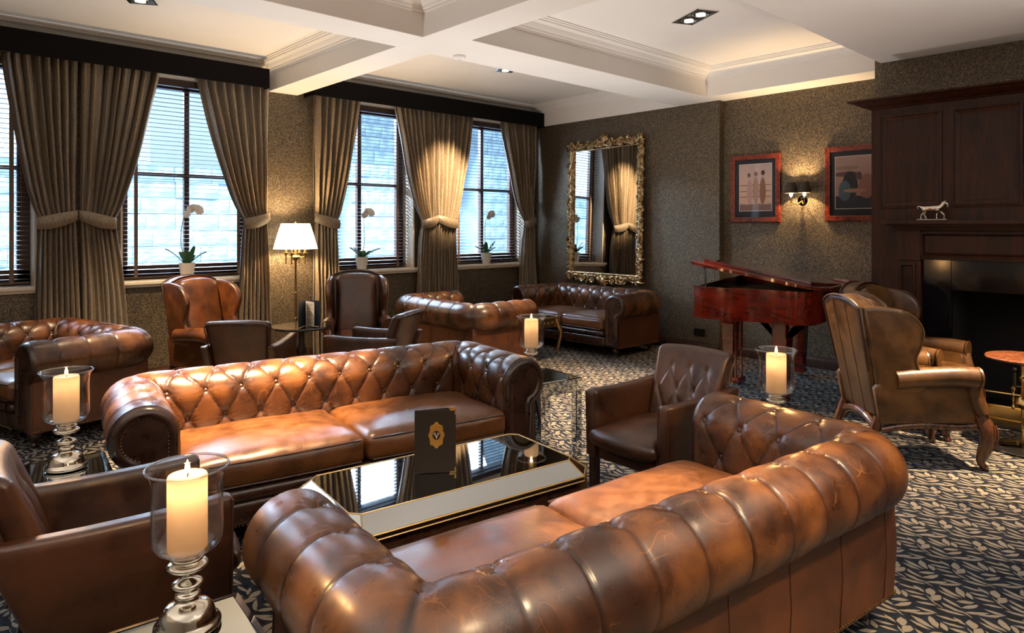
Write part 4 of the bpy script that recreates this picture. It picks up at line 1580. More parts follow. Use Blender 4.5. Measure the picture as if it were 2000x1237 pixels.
def menu(name, label, loc, rz, wd, h, cover, gold, opening, corners, pages):
    t = thing(name, label, 'menu', loc, rz)
    # spine at the local origin edge; front cover along +x, back cover swung behind it
    for ang, nm in ((0, 'front_cover'), (opening, 'back_cover')):
        M = Matrix.Rotation(R(ang), 4, 'Z')
        b = MB().bbox((0, -0.0015, 0), (wd, 0.0015, h), 0.001, M)
        cv = b.obj(nm, cover, t, smooth=False)
        if corners:
            for z0, z1 in ((0, 0.022), (h - 0.022, h)):
                MB().bbox((wd - 0.022, -0.0025, z0 - 0.0008), (wd + 0.001, 0.0025, z0 + 0.005 if z0 == 0 else z1 + 0.0008), 0.0008, M) if False else None
                cm = MB().bbox((wd - 0.006, -0.0028, z0 - 0.0006), (wd + 0.0012, 0.0028, z1 + 0.0006), 0.0006, M)
                zz = (z0 - 0.0006, z0 + 0.006) if z0 == 0 else (z1 - 0.006, z1 + 0.0006)
                cm.bbox((wd - 0.026, -0.0028, zz[0]), (wd, 0.0028, zz[1]), 0.0006, M)
                cm.obj('metal_corner', BRASS, cv)
        if nm == 'front_cover':
            crest(cv, T(wd * 0.52, -0.0016, h * 0.60), wd * 0.265, gold)
    MB().tube([(0, 0.0, 0.0), (0, 0.0, h)], 0.003, 8).obj('spine', cover, t)
    for k in range(pages):
        M = Matrix.Rotation(R(opening * (k + 1) / (pages + 1) if pages > 1 else opening * 0.5), 4, 'Z')
        pg = MB().box((0.003, -0.0004, 0.004), (wd - 0.005, 0.0004, h - 0.006), M).obj('page', PAPERW, t, smooth=False)
        if pages > 1:
            lb = MB()
            for q in range(14):
                if q % 5 != 4:
                    lb.box((0.02, -0.0008, h - 0.03 - q * 0.013), (wd - 0.025 - (q * 7 % 3) * 0.012, 0.0008, h - 0.027 - q * 0.013), M)
            stuff(lb.obj('print_lines', MENUC, pg))
    return t


menu('menu', 'dark menu with gilt crest standing on the mirrored coffee table', (1.655, 2.39, 0.4515), -36, 0.172, 0.268, MENUC, GOLDF, 13, True, 1)
menu('menu', 'navy menu standing open on the round black table', (2.69, 5.54, 0.6415), -139, 0.15, 0.22, MENUB, PAPERW, 78, False, 2)

# ================================================================== FLOOR LAMP
t = thing('floor_lamp', 'lit brass floor lamp with pleated cream shade between the curtains', 'lamp', (3.25, 6.93, 0))
SHADE = Mat('lit_lamp_shade').set(color=(0.9, 0.82, 0.68), emit=(1.0, 0.80, 0.52), emits=2.2, rough=0.8).m
SHADE.cycles.emission_sampling = 'NONE'
vs, fs = [], []
n = 96
for (r_, z) in ((0.228, 1.262), (0.225, 1.268), (0.190, 1.40), (0.150, 1.528), (0.148, 1.534)):
    for k in range(n):
        a = 2 * PI * k / n
        q = r_ * (1 + (0.012 if k % 2 else 0))
        vs.append((q * math.cos(a), q * math.sin(a), z))
for i in range(4):
    for k in range(n):
        fs.append((i * n + k, i * n + (k + 1) % n, (i + 1) * n + (k + 1) % n, (i + 1) * n + k))
finish('lamp_shade', vs, fs, SHADE, t)
MB().lathe([(0.14, 0.0), (0.145, 0.012), (0.12, 0.03), (0.05, 0.045), (0.028, 0.07), (0.02, 0.11)], 28).obj('base', AGED_BRASS, t)
MB().lathe([(0.013, 0.10), (0.013, 0.5), (0.020, 0.505), (0.020, 0.52), (0.012, 0.525), (0.012, 0.78), (0.018, 0.785), (0.018, 0.795), (0.011, 0.80), (0.011, 1.125), (0.02, 1.14), (0.036, 1.155), (0.046, 1.175), (0.040, 1.185), (0.015, 1.195), (0.011, 1.30), (0.006, 1.53)], 16).obj('pole', AGED_BRASS, t)
for k in range(4):
    a = 2 * PI * k / 4 + 0.75
    ca, sa = math.cos(a), math.sin(a)
    b = MB().tube(smooth_path([(0.03 * ca, 0.03 * sa, 1.185), (0.07 * ca, 0.07 * sa, 1.170), (0.10 * ca, 0.10 * sa, 1.185), (0.105 * ca, 0.105 * sa, 1.205)], 5), 0.006, 8)
    b.lathe([(0.005, 1.10), (0.009, 1.115), (0.005, 1.13), (0.010, 1.15), (0.006, 1.17), (0.012, 1.20), (0.026, 1.215), (0.027, 1.221), (0.012, 1.223), (0.012, 1.262)], 12, T(0.105 * ca, 0.105 * sa, 0))
    b.obj('candle_arm', AGED_BRASS, t)
MB().lathe([(0.004, 1.53), (0.010, 1.545), (0.006, 1.556), (0.0, 1.566)], 10).obj('finial', AGED_BRASS, t)
lamp('POINT', 'lamp_bulb', (3.25, 6.93, 1.42), 70, (1.0, 0.68, 0.36), shadow_soft_size=0.05)

# ================================================================== MIRROR
MY, MZ0, MZ1, MHW = 5.862, 0.76, 2.67, 0.665
t = thing('wall_mirror', 'tall wall mirror in carved gilt rococo frame above the dark sofa', 'mirror', (XM - 0.155, MY, MZ0), -90)
# local: x to the right as seen from the room, y into the wall, z up; leans forward a little
LEAN = R(-1.2)
t.rotation_euler = (LEAN, 0, R(-92.2))
H_ = MZ1 - MZ0
MB().box((-MHW + 0.10, -0.004, 0.10), (MHW - 0.10, 0.002, H_ - 0.10)).obj('mirror_glass', MIRROR, t, smooth=False)
MB().box((-MHW + 0.02, 0.004, 0.02), (MHW - 0.02, 0.022, H_ - 0.02)).obj('backing_board', DARKW, t, smooth=False)
GILT = Mat('antique_gilt')
c = GILT.co('Object')
n = GILT.noise(c, 26, 4)
GILT.set(color=GILT.mix(n.ss(0.38, 0.62), (0.17, 0.095, 0.038), (0.60, 0.43, 0.22)), rough=0.34, metal=0.85)
GILT.bump(GILT.noise(c, 110, 3), 0.25, 0.003)
GILT = GILT.m
rr = random.Random(5)


def scroll(b, x, z, s, a0, turns=1.35, hand=1, thick=0.016, ybase=-0.03):
    pts = []
    for k in range(18):
        q = k / 17
        a = a0 + hand * 2 * PI * turns * q
        r_ = s * (1 - 0.82 * q)
        pts.append((x + r_ * math.cos(a), ybase - 0.015 * q, z + r_ * math.sin(a)))
    b.tube(pts, lambda q: thick * (1 - 0.45 * q), 8)


def leaf3(b, x, z, ang, L, wd, y=-0.03):
    pts = []
    for k in range(7):
        q = k / 6
        pts.append((x + L * q * math.cos(ang + 0.5 * q), y - 0.022 * math.sin(PI * q), z + L * q * math.sin(ang + 0.5 * q)))
    b.tube(pts, lambda q: wd * math.sin(PI * (0.12 + 0.86 * q)) + 0.002, 8, flat=(1, 0.6))


sides = {'top_rail': ((-MHW + 0.05, H_ - 0.06), (MHW - 0.05, H_ - 0.06), (0, 1)),
         'bottom_rail': ((-MHW + 0.05, 0.06), (MHW - 0.05, 0.06), (0, -1)),
         'left_stile': ((-MHW + 0.05, 0.05), (-MHW + 0.05, H_ - 0.05), (-1, 0)),
         'right_stile': ((MHW - 0.05, 0.05), (MHW - 0.05, H_ - 0.05), (1, 0))}
for nm, (p, q, out_) in sides.items():
    b = MB()
    Lh = math.hypot(q[0] - p[0], q[1] - p[1])
    nn = int(Lh / 0.09)
    # moulded core, gently waving, with an inner bead
    core, bead, outer = [], [], []
    for k in range(41):
        f = k / 40
        x, z = p[0] + (q[0] - p[0]) * f, p[1] + (q[1] - p[1]) * f
        wv = 0.010 * math.sin(2 * PI * f * nn / 2)
        core.append((x + out_[0] * wv, -0.012, z + out_[1] * wv))
        bead.append((x - out_[0] * 0.045, -0.012, z - out_[1] * 0.045))
        wv2 = 0.012 * math.sin(2 * PI * f * nn / 2 + 1.6)
        outer.append((x + out_[0] * (0.032 + wv2), -0.018, z + out_[1] * (0.032 + wv2)))
    b.tube(core, 0.036, 10, flat=(1, 0.8), up=(0, 1, 0)).tube(bead, 0.010, 8).tube(outer, 0.016, 8)
    for k in range(nn + 1):
        f = (k + 0.5) / (nn + 1)
        x, z = p[0] + (q[0] - p[0]) * f, p[1] + (q[1] - p[1]) * f
        hnd = 1 if k % 2 else -1
        along = math.atan2(q[1] - p[1], q[0] - p[0])
        scroll(b, x + out_[0] * 0.012 * hnd, z + out_[1] * 0.012 * hnd, 0.036 + 0.008 * rr.random(), along + (0 if hnd > 0 else PI), 1.2, hnd, 0.010)
        leaf3(b, x + out_[0] * 0.03, z + out_[1] * 0.03, along + hnd * 0.7 + (0 if k % 3 else PI), 0.075, 0.014)
        if k % 3 == 1:
            for a in range(5):
                b.ball((x + out_[0] * 0.05 + 0.014 * math.cos(a * 1.257), -0.03, z + out_[1] * 0.05 + 0.014 * math.sin(a * 1.257)), 0.009, 6)
    b.obj(nm, GILT, t)
for sx in (-1, 1):
    for z, up in ((0.055, -1), (H_ - 0.055, 1)):
        b = MB()
        x = sx * (MHW - 0.05)
        scroll(b, x, z, 0.070, PI / 2 * up, 1.5, sx * up, 0.020)
        leaf3(b, x, z, math.atan2(up, sx), 0.10, 0.024)
        leaf3(b, x, z, math.atan2(up, sx) + 0.9, 0.09, 0.018)
        leaf3(b, x, z, math.atan2(up, sx) - 1.2, 0.09, 0.018)
        b.obj('corner_scroll', GILT, t)
b = MB()
for k in range(7):
    a = PI / 2 + (k - 3) * 0.36
    leaf3(b, 0.0, H_ - 0.05, a - 0.25, 0.15 - 0.012 * abs(k - 3), 0.020)
for sx in (-1, 1):
    scroll(b, sx * 0.14, H_ - 0.02, 0.055, 0 if sx > 0 else PI, 1.4, -sx, 0.016)
    scroll(b, sx * 0.29, H_ - 0.03, 0.045, 0 if sx > 0 else PI, 1.4, sx, 0.014)
b.obj('crest_carving', GILT, t)
b = MB()
for k in range(9):
    a = -PI / 2 + (k - 4) * 0.33
    leaf3(b, 0.0, 0.065, a - 0.25, 0.155 - 0.009 * abs(k - 4), 0.024)
b.ball((0, -0.04, 0.05), 0.045, 12, (1, 0.6, 1))
for sx in (-1, 1):
    scroll(b, sx * 0.19, 0.02, 0.065, 0 if sx > 0 else PI, 1.4, sx, 0.020)
    scroll(b, sx * 0.36, 0.035, 0.055, 0 if sx > 0 else PI, 1.4, -sx, 0.017)
    leaf3(b, sx * 0.25, 0.02, -PI / 2 + sx * 0.8, 0.10, 0.022)
b.obj('shell_carving', GILT, t)

# ================================================================== PICTURES
GLAZE = glass_mat('picture_glazing', (0.97, 0.97, 0.97), 0.015)


def picture(label, y0, y1, z0, z1, kind):
    cy, hw, h = (y0 + y1) / 2, (y1 - y0) / 2, z1 - z0
    t = thing('framed_picture', label, 'picture', (XM - 0.002, cy, z0), -90, 'framed paintings by the sconce')
    fw = 0.055
    b = MB()
    b.bbox((-hw, -0.034, 0), (-hw + fw, 0, h), 0.006).bbox((hw - fw, -0.034, 0), (hw, 0, h), 0.006).bbox((-hw + 0.003, -0.033, 0), (hw - 0.003, 0, fw), 0.006).bbox((-hw + 0.003, -0.033, h - fw), (hw - 0.003, 0, h), 0.006)
    b.obj('frame', BURR, t)
    MB().box((-hw + fw - 0.01, -0.014, fw - 0.01), (hw - fw + 0.01, -0.004, h - fw + 0.01)).obj('mount', MOUNT, t, smooth=False)
    ax, az0, az1 = hw - 0.105, 0.13, h - 0.11
    b = MB()
    for a, c_ in (((-ax - 0.006, az0 - 0.006), (ax + 0.006, az0)), ((-ax - 0.006, az1), (ax + 0.006, az1 + 0.006)), ((-ax - 0.006, az0), (-ax, az1)), ((ax, az0), (ax + 0.006, az1))):
        b.box((a[0], -0.0165, a[1]), (c_[0], -0.0135, c_[1]))
    b.obj('gilt_slip', PAPERW, t, smooth=False)
    MB().add([(-ax, -0.0155, az0), (ax, -0.0155, az0), (ax, -0.0155, az1), (-ax, -0.0155, az1)], [(0, 1, 2, 3)]).obj('print', kind, t, smooth=False)
    MB().box((-hw + fw, -0.022, fw), (hw - fw, -0.0205, h - fw)).obj('glazing', GLAZE, t, smooth=False)
    return t


MOUNT = plain('blue_black_mount', (0.018, 0.020, 0.030), 0.7)


def daub(name, sky0, sky1, land, blobs, zmid):
    """a loose generic painting: graded sky, a band of ground, a few soft shapes"""
    m = Mat(name)
    x, y, z = m.sep(m.tc.outputs['Generated'])
    c = m.co('Generated')
    nz = m.noise(c, 5, 4)
    col = m.mix((z + nz * 0.5).ss(0.6, 1.4), sky0, sky1)
    col = m.mix((z + nz * 0.06 - 0.03).ss(zmid - 0.02, zmid + 0.02, 1, 0), col, land)
    for (bx, bz, rx, rz_, cc) in blobs:
        d = ((x - bx) / rx).pow(2.0) + ((z - bz) / rz_).pow(2.0) + (nz - 0.5) * 0.5
        col = m.mix(d.ss(0.85, 1.15, 1, 0), col, cc)
    m.set(color=col, rough=0.6)
    return m.m


ART1 = daub('seaside_painting', (0.62, 0.40, 0.30), (0.50, 0.38, 0.36), (0.22, 0.13, 0.11),
            [(0.5, 0.42, 0.62, 0.012, (0.20, 0.12, 0.10)), (0.5, 0.30, 0.62, 0.012, (0.20, 0.12, 0.10)), (0.5, 0.55, 0.62, 0.012, (0.20, 0.12, 0.10)),
             (0.32, 0.42, 0.09, 0.27, (0.46, 0.28, 0.26)), (0.52, 0.44, 0.09, 0.30, (0.34, 0.17, 0.08)), (0.73, 0.42, 0.10, 0.29, (0.26, 0.11, 0.06)), (0.30, 0.77, 0.05, 0.05, (0.10, 0.08, 0.08)), (0.52, 0.79, 0.06, 0.05, (0.20, 0.07, 0.03)), (0.74, 0.81, 0.06, 0.055, (0.06, 0.03, 0.02))], 0.14)
ART2 = daub('interior_painting', (0.42, 0.24, 0.20), (0.46, 0.30, 0.26), (0.020, 0.022, 0.045),
            [(0.30, 0.66, 0.34, 0.05, (0.14, 0.07, 0.07)), (0.30, 0.78, 0.34, 0.04, (0.30, 0.20, 0.16)), (0.38, 0.45, 0.20, 0.28, (0.015, 0.014, 0.02)), (0.24, 0.34, 0.16, 0.2, (0.07, 0.13, 0.17)), (0.80, 0.42, 0.20, 0.24, (0.30, 0.13, 0.10)), (0.5, 0.34, 0.28, 0.04, (0.42, 0.22, 0.15)), (0.62, 0.62, 0.07, 0.08, (0.10, 0.05, 0.05))], 0.24)
picture('red framed painting of warm sky over a pale rail, left of the sconce', 3.472, 4.063, 1.552, 2.318, ART1)
picture('red framed dark interior painting right of the sconce, half behind the fireplace', 2.40, 2.989, 1.558, 2.33, ART2)

# ================================================================== SCONCE
t = thing('wall_sconce', 'lit twin wall sconce with black shades and crystal drops between pictures', 'lamp', (XM, 3.235, 1.80), -90)
MB().lathe([(0.0, -0.02), (0.035, -0.02), (0.05, -0.012), (0.055, 0.0)], 20, T(0, 0, -0.02, 0, 90)).obj('back_plate', AGED_BRASS, t)
SH_OUT = plain('sconce_shade_black', (0.035, 0.028, 0.020), 0.8)
CRY = glass_mat('crystal', (1, 0.97, 0.92))
GLOWG = emitter('sconce_bulb', (1.0, 0.74, 0.40), 6)
for sx in (-1, 1):
    x, y = sx * 0.072, -0.12
    MB().tube(smooth_path([(0, -0.01, -0.02), (sx * 0.03, -0.06, -0.055), (x * 0.95, -0.11, -0.04), (x, y, 0.0)], 6), 0.006, 8).obj('arm', AGED_BRASS, t)
    MB().lathe([(0.008, 0.0), (0.034, 0.008), (0.036, 0.014), (0.012, 0.018), (0.012, 0.055), (0.0, 0.056)], 14, T(x, y, 0)).obj('candle_cup', CRY, t)
    MB().ball((x, y, 0.050), 0.019, 10, (1, 1, 1.5)).obj('bulb', GLOWG, t)
    vs, fs = [], []
    n = 28
    for (r_, z) in ((0.066, 0.060), (0.046, 0.175), (0.0445, 0.175), (0.0645, 0.060)):
        for k in range(n):
            vs.append((x + r_ * math.cos(2 * PI * k / n), y + r_ * math.sin(2 * PI * k / n), z))
    for i in range(3):
        for k in range(n):
            fs.append((i * n + k, i * n + (k + 1) % n, (i + 1) * n + (k + 1) % n, (i + 1) * n + k))
    finish('lamp_shade', vs, fs, SH_OUT, t)
    lamp('POINT', 'sconce_light', (XM + y, 3.235 - x, 1.925), 20, (1.0, 0.66, 0.32), shadow_soft_size=0.012)
    for k in range(6):
        a = 2 * PI * k / 6
        MB().lathe([(0.0, -0.045), (0.008, -0.022), (0.005, -0.004), (0.0, 0.0)], 6, T(x + 0.032 * math.cos(a), y + 0.032 * math.sin(a), 0.006)).obj('crystal_drop', CRY, t)
for k in range(5):
    MB().lathe([(0.0, -0.06), (0.010, -0.03), (0.006, -0.004), (0.0, 0.0)], 6, T(-0.03 + 0.015 * k, -0.055, -0.06 - 0.03 * (1 - abs(k - 2) / 2))).obj('crystal_drop', CRY, t)

# ================================================================== FIREPLACE
FX = 6.45                      # face of the panelling
t = thing('fireplace', 'dark panelled mahogany fireplace and overmantel at the right', 'fireplace', (FX, 0.86, 0), -90)
# local: x = 0.86 - Y (right as seen), y = X - FX (into the wall), z up
W_ = 1.395


def lx(Y):
    return 0.86 - Y


OPX, OPZ = 0.985, 1.225         # half width and height of the opening in the woodwork
b = MB().bbox((-W_, 0.0, 1.45), (W_, 0.168, 2.56), 0.004)
b.bbox((-W_, 0.0, 0.0), (-OPX - 0.18, 0.168, 1.46), 0.004).bbox((OPX + 0.18, 0.0, 0.0), (W_, 0.168, 1.46), 0.004)
b.obj('panel_ground', MAHOG, t, smooth=False)
b = MB()
prof = [(0.0, 2.535), (-0.02, 2.54), (-0.03, 2.55), (-0.05, 2.555), (-0.085, 2.575), (-0.11, 2.595), (-0.15, 2.60), (-0.155, 2.615), (0.168, 2.62)]
vs = []
for x, e in ((-W_, -1), (W_, 1)):
    vs += [(x + e * -min(p[0], 0), p[0], p[1]) for p in prof]
n_ = len(prof)
b.add(vs, [(i, i + 1, n_ + i + 1, n_ + i) for i in range(n_ - 1)] + [tuple(range(n_)), tuple(range(n_, 2 * n_))])
for e in (-1, 1):   # returns
    r_ = [(e * (W_ - min(p[0], 0)), p[0], p[1]) for p in prof]
    r2 = [(e * (W_ - min(p[0], 0)), 0.168, p[1]) for p in prof]
    b.add(r_ + r2, [(i, i + 1, n_ + i + 1, n_ + i) for i in range(n_ - 1)])
b.obj('cornice', MAHOG, t, angle=25)


def raised_panel(x0, x1, z0, z1, y=0.0, wd=0.055, dep=0.028):
    """sunk field with a wide sloping moulding around it"""
    def ring(i, yy):
        return [(x0 + i, yy, z0 + i), (x1 - i, yy, z0 + i), (x1 - i, yy, z1 - i), (x0 + i, yy, z1 - i)]
    rs = [ring(0, y + 0.001), ring(0.0, y - 0.014), ring(0.014, y - 0.016), ring(0.022, y - 0.008), ring(wd, y + 0.0025), ring(wd + 0.004, y - 0.002), ring(wd + 0.02, y - 0.002)]
    vs = [p for r_ in rs for p in r_]
    fs = [(i * 4 + k, i * 4 + (k + 1) % 4, i * 4 + 4 + (k + 1) % 4, i * 4 + 4 + k) for i in range(len(rs) - 1) for k in range(4)]
    fs.append(tuple((len(rs) - 1) * 4 + k for k in range(4)))
    return MB().add(vs, fs)


for (ya, yb) in ((2.185, 1.705), (1.63, 1.16), (1.085, 0.615), (0.54, 0.07), (-0.005, -0.47)):
    raised_panel(lx(ya), lx(yb), 1.66, 2.47).obj('raised_panel', MAHOG, t, smooth=False)
# mantel shelf
b = MB()
SHW = 1.21
for (y0, z0, z1, e) in ((-0.24, 1.520, 1.552, 0.03), (-0.20, 1.505, 1.521, 0.0), (-0.16, 1.490, 1.506, -0.03), (-0.12, 1.472, 1.491, -0.05)):
    b.bbox((-SHW - e, y0, z0), (SHW + e, 0.01, z1), 0.004)
b.obj('mantel_shelf', MAHOG, t, smooth=False)
MB().bbox((-SHW + 0.03, -0.055, OPZ), (SHW - 0.03, 0.005, 1.475), 0.004).obj('frieze', MAHOG, t, smooth=False)
raised_panel(-0.985, 0.985, 1.25, 1.455, -0.056, 0.03).obj('frieze_panel', MAHOG, t, smooth=False)
for e in (-1, 1):
    xa, xb = sorted((e * (OPX), e * (OPX + 0.195)))
    MB().bbox((xa, -0.075, 1.215), (xb, 0.005, 1.475), 0.004).obj('pilaster_block', MAHOG, t, smooth=False)
    MB().bbox((xa, -0.060, 0.0), (xb, 0.005, 1.217), 0.004).bbox((xa - 0.01, -0.085, 0.0), (xb + 0.01, 0.005, 0.16), 0.006).obj('pilaster', MAHOG, t, smooth=False)
    raised_panel(xa + 0.035, xb - 0.04, 0.20, 1.19, -0.061, 0.022).obj('pilaster_panel', MAHOG, t, smooth=False)
# polished black slips and the fire opening
b = MB()
for e in (-1, 1):
    xa, xb = sorted((e * (OPX + 0.002), e * (OPX - 0.21)))
    b.bbox((xa, -0.02, 0.0), (xb, 0.03, OPZ), 0.003)
b.bbox((-OPX + 0.21, -0.02, 0.98), (OPX - 0.21, 0.03, OPZ), 0.003)
b.obj('marble_slip', BLACKST, t, smooth=False)
b = MB()
b.box((-0.80, 0.60, 0.0), (0.80, 0.64, 1.02)).box((-0.84, 0.03, 0.0), (-0.78, 0.62, 1.02)).box((0.78, 0.03, 0.0), (0.84, 0.62, 1.02)).box((-0.84, 0.03, 0.985), (0.84, 0.64, 1.03))
b.obj('firebox', SOOT, t, smooth=False)
MB().bbox((-1.2, -0.36, 0.0), (1.2, 0.6, 0.02), 0.004).obj('hearth_slab', BLACKST, t, smooth=False)
g = MB()
for k in range(9):
    g.tube([(-0.32 + 0.08 * k, 0.06, 0.06), (-0.32 + 0.08 * k, 0.05, 0.26), (-0.32 + 0.08 * k, 0.02, 0.30)], 0.009, 6)
g.tube([(-0.36, 0.055, 0.09), (0.36, 0.055, 0.09)], 0.012, 8).tube([(-0.36, 0.05, 0.25), (0.36, 0.05, 0.25)], 0.012, 8)
for x in (-0.36, 0.36):
    g.tube([(x, 0.05, 0.02), (x, 0.05, 0.36)], 0.016, 8)
    g.ball((x, 0.05, 0.38), 0.026, 8)
g.obj('fire_grate', STEELD, t)

# brass fender
t = thing('brass_fender', 'polished brass fender with ball finials on the hearth', 'fender', (6.13, 0.86, 0.022), -90)
FW = 0.60
b = MB()
b.bbox((-FW, -0.02, 0.0), (FW, 0.02, 0.045), 0.006).bbox((-FW, -0.012, 0.045), (FW, 0.012, 0.13), 0.004)
b.bbox((-FW, -0.02, 0.0), (-FW + 0.04, 0.36, 0.045), 0.006).bbox((FW - 0.04, -0.02, 0.0), (FW, 0.36, 0.045), 0.006)
b.bbox((-FW + 0.01, -0.01, 0.045), (-FW + 0.03, 0.36, 0.13), 0.004).bbox((FW - 0.03, -0.01, 0.045), (FW - 0.01, 0.36, 0.13), 0.004)
b.obj('plinth', BRASS, t)
b = MB().tube([(-FW + 0.02, 0.35, 0.235), (-FW + 0.02, 0.0, 0.235), (FW - 0.02, 0.0, 0.235), (FW - 0.02, 0.35, 0.235)], 0.009, 8)
b.tube([(-FW, 0, 0.136), (FW, 0, 0.136)], 0.008, 8)
b.obj('top_rail', BRASS, t)
for x in (-FW + 0.02, -0.3, 0.0, 0.3, FW - 0.02):
    MB().lathe([(0.012, 0.13), (0.016, 0.145), (0.008, 0.16), (0.008, 0.22), (0.014, 0.235), (0.008, 0.25), (0.008, 0.262), (0.018, 0.275), (0.018, 0.29), (0.0, 0.302)], 12, T(x, 0, 0)).obj('baluster', BRASS, t)

# ------------------------------------------------------------------ silver horse on the mantel
t = thing('horse_figurine', 'silver horse figurine with lowered head walking on the mantel shelf', 'figurine', (6.315, 1.735, 1.5525), -88)
# local x right as seen; horse faces right
MB().soft((-0.115, -0.030, 0.0), (0.105, 0.030, 0.010), 0.005, 8).obj('base', SILVER, t)


def skin(name, joints, edges, mat, parent, sub=2):
    me = bpy.data.meshes.new(name)
    me.from_pydata([j[:3] for j in joints], edges, [])
    o = bpy.data.objects.new(name, me)
    COL.objects.link(o)
    md = o.modifiers.new('skin', 'SKIN')
    md.use_smooth_shade = True
    for v, j in zip(me.skin_vertices[0].data, joints):
        j = (*j[:3], j[3] * 1.3, *j[4:])
        v.radius = (j[3], j[3] * (j[4] if len(j) > 4 else 1))
    me.skin_vertices[0].data[0].use_root = True
    s = o.modifiers.new('sub', 'SUBSURF')
    s.levels = s.render_levels = sub
    me.materials.append(mat)
    o.parent = parent
    return o


J = [(0.005, 0, 0.098, 0.021, 0.85),                                                     # 0 barrel
     (-0.045, 0, 0.102, 0.019), (-0.072, 0, 0.100, 0.017),                               # 1 loin 2 croup
     (0.045, 0, 0.100, 0.021), (0.064, 0, 0.112, 0.015),                                 # 3 chest 4 withers neck base
     (0.076, 0, 0.132, 0.012), (0.090, 0, 0.143, 0.009), (0.102, 0, 0.132, 0.009), (0.106, 0, 0.112, 0.006), (0.106, 0, 0.100, 0.005),   # 5 neck 6 poll 7 cheek 8 nose 9 muzzle
     (-0.070, 0.012, 0.080, 0.011), (-0.066, 0.013, 0.062, 0.007), (-0.086, 0.013, 0.044, 0.005), (-0.092, 0.013, 0.026, 0.0036), (-0.088, 0.013, 0.012, 0.005),   # 10-14 hind far
     (-0.062, -0.012, 0.080, 0.011), (-0.050, -0.013, 0.062, 0.007), (-0.060, -0.013, 0.044, 0.005), (-0.050, -0.013, 0.026, 0.0036), (-0.042, -0.013, 0.012, 0.005),   # 15-19 hind near
     (0.046, 0.011, 0.076, 0.009), (0.062, 0.012, 0.060, 0.006), (0.078, 0.012, 0.044, 0.005), (0.078, 0.012, 0.026, 0.0036), (0.076, 0.012, 0.012, 0.005),   # 20-24 fore far
     (0.038, -0.011, 0.076, 0.009), (0.034, -0.012, 0.058, 0.006), (0.032, -0.012, 0.042, 0.005), (0.030, -0.012, 0.026, 0.0036), (0.030, -0.012, 0.012, 0.005),   # 25-29 fore near
     (-0.092, 0, 0.112, 0.005), (-0.104, 0, 0.118, 0.006), (-0.112, 0, 0.108, 0.006), (-0.106, 0, 0.088, 0.003)]   # 30-33 tail
E_ = [(0, 1), (1, 2), (0, 3), (3, 4), (4, 5), (5, 6), (6, 7), (7, 8), (8, 9), (1, 10), (10, 11), (11, 12), (12, 13), (13, 14), (1, 15), (15, 16), (16, 17), (17, 18), (18, 19),
      (3, 20), (20, 21), (21, 22), (22, 23), (23, 24), (3, 25), (25, 26), (26, 27), (27, 28), (28, 29), (2, 30), (30, 31), (31, 32), (32, 33)]
hb_ = skin('horse_body', J, E_, SILVER, t)
b = MB()
for sy in (-1, 1):
    b.lathe([(0.003, 0.0), (0.0028, 0.005), (0.0, 0.013)], 6, T(0.089, sy * 0.006, 0.148, 0, 10))
b.obj('ears', SILVER, t)
MB().tube(smooth_path([(0.088, 0, 0.152), (0.074, 0, 0.146), (0.060, 0, 0.130), (0.050, 0, 0.119)], 4), 0.0035, 6, flat=(1, 1.6)).obj('mane', SILVER, t)

# ================================================================== PIANO
t = thing('grand_piano', 'glossy red mahogany grand piano with slightly raised lid by the wall', 'piano', (6.0, 3.0, 0))
ZR0, ZR1 = 0.715, 0.985
# plan outline in world, near side first (S curve), then the straight far end at the wall
near = smooth_path([(5.20, 3.27), (5.155, 3.12), (5.175, 2.95), (5.245, 2.78), (5.285, 2.60), (5.290, 2.45), (5.33, 2.36)], 6)
outl = near + [(5.45, 2.315), (6.40, 2.42), (6.80, 2.50), (6.93, 2.60), (6.86, 3.10), (6.78, 3.62), (6.70, 3.68), (6.0, 3.49), (5.30, 3.30)]
outl = [(x - 6.0, y - 3.0) for x, y in outl]
P_ = np.array(outl)
if 0.5 * np.sum(P_[:, 0] * np.roll(P_[:, 1], -1) - np.roll(P_[:, 0], -1) * P_[:, 1]) < 0:
    P_ = P_[::-1]
In = inset(P_, 0.035)
m_ = len(P_)
vs = [(p[0], p[1], ZR0) for p in P_] + [(p[0], p[1], ZR1) for p in P_] + [(p[0], p[1], ZR1) for p in In] + [(p[0], p[1], ZR1 - 0.10) for p in In] + [(p[0], p[1], ZR0) for p in In]
fs = []
for r_ in range(4):
    for k in range(m_):
        k2 = (k + 1) % m_
        fs.append((r_ * m_ + k, r_ * m_ + k2, (r_ + 1) * m_ + k2, (r_ + 1) * m_ + k))
for k in range(m_):
    fs.append((4 * m_ + k, 4 * m_ + (k + 1) % m_, (k + 1) % m_, k))
finish('rim', vs, fs, PIANO, t, angle=30)
MB().add([(p[0], p[1], ZR1 - 0.095) for p in In], [tuple(range(m_))]).obj('iron_plate', plain('gold_bronze_plate', (0.06, 0.035, 0.015), 0.4, 0.6), t, smooth=False)
MB().add([(p[0], p[1], ZR0 + 0.02) for p in In], [tuple(range(m_))]).obj('bottom_board', DARKW, t, smooth=False)
sm_ = MB()
for k in range(26):
    x = -0.66 + k * 0.052
    sm_.tube([(x, -0.42 + 0.03 * k / 26, ZR1 - 0.075), (x + 0.02, 0.32, ZR1 - 0.075)], 0.0016, 4)
stuff(sm_.obj('strings', BRASS, t))


def lid_z(x, y):      # local plane of the raised lid
    return 1.010 + 0.162 * (y - (-0.66)) - 0.095 * (x - (-0.70))


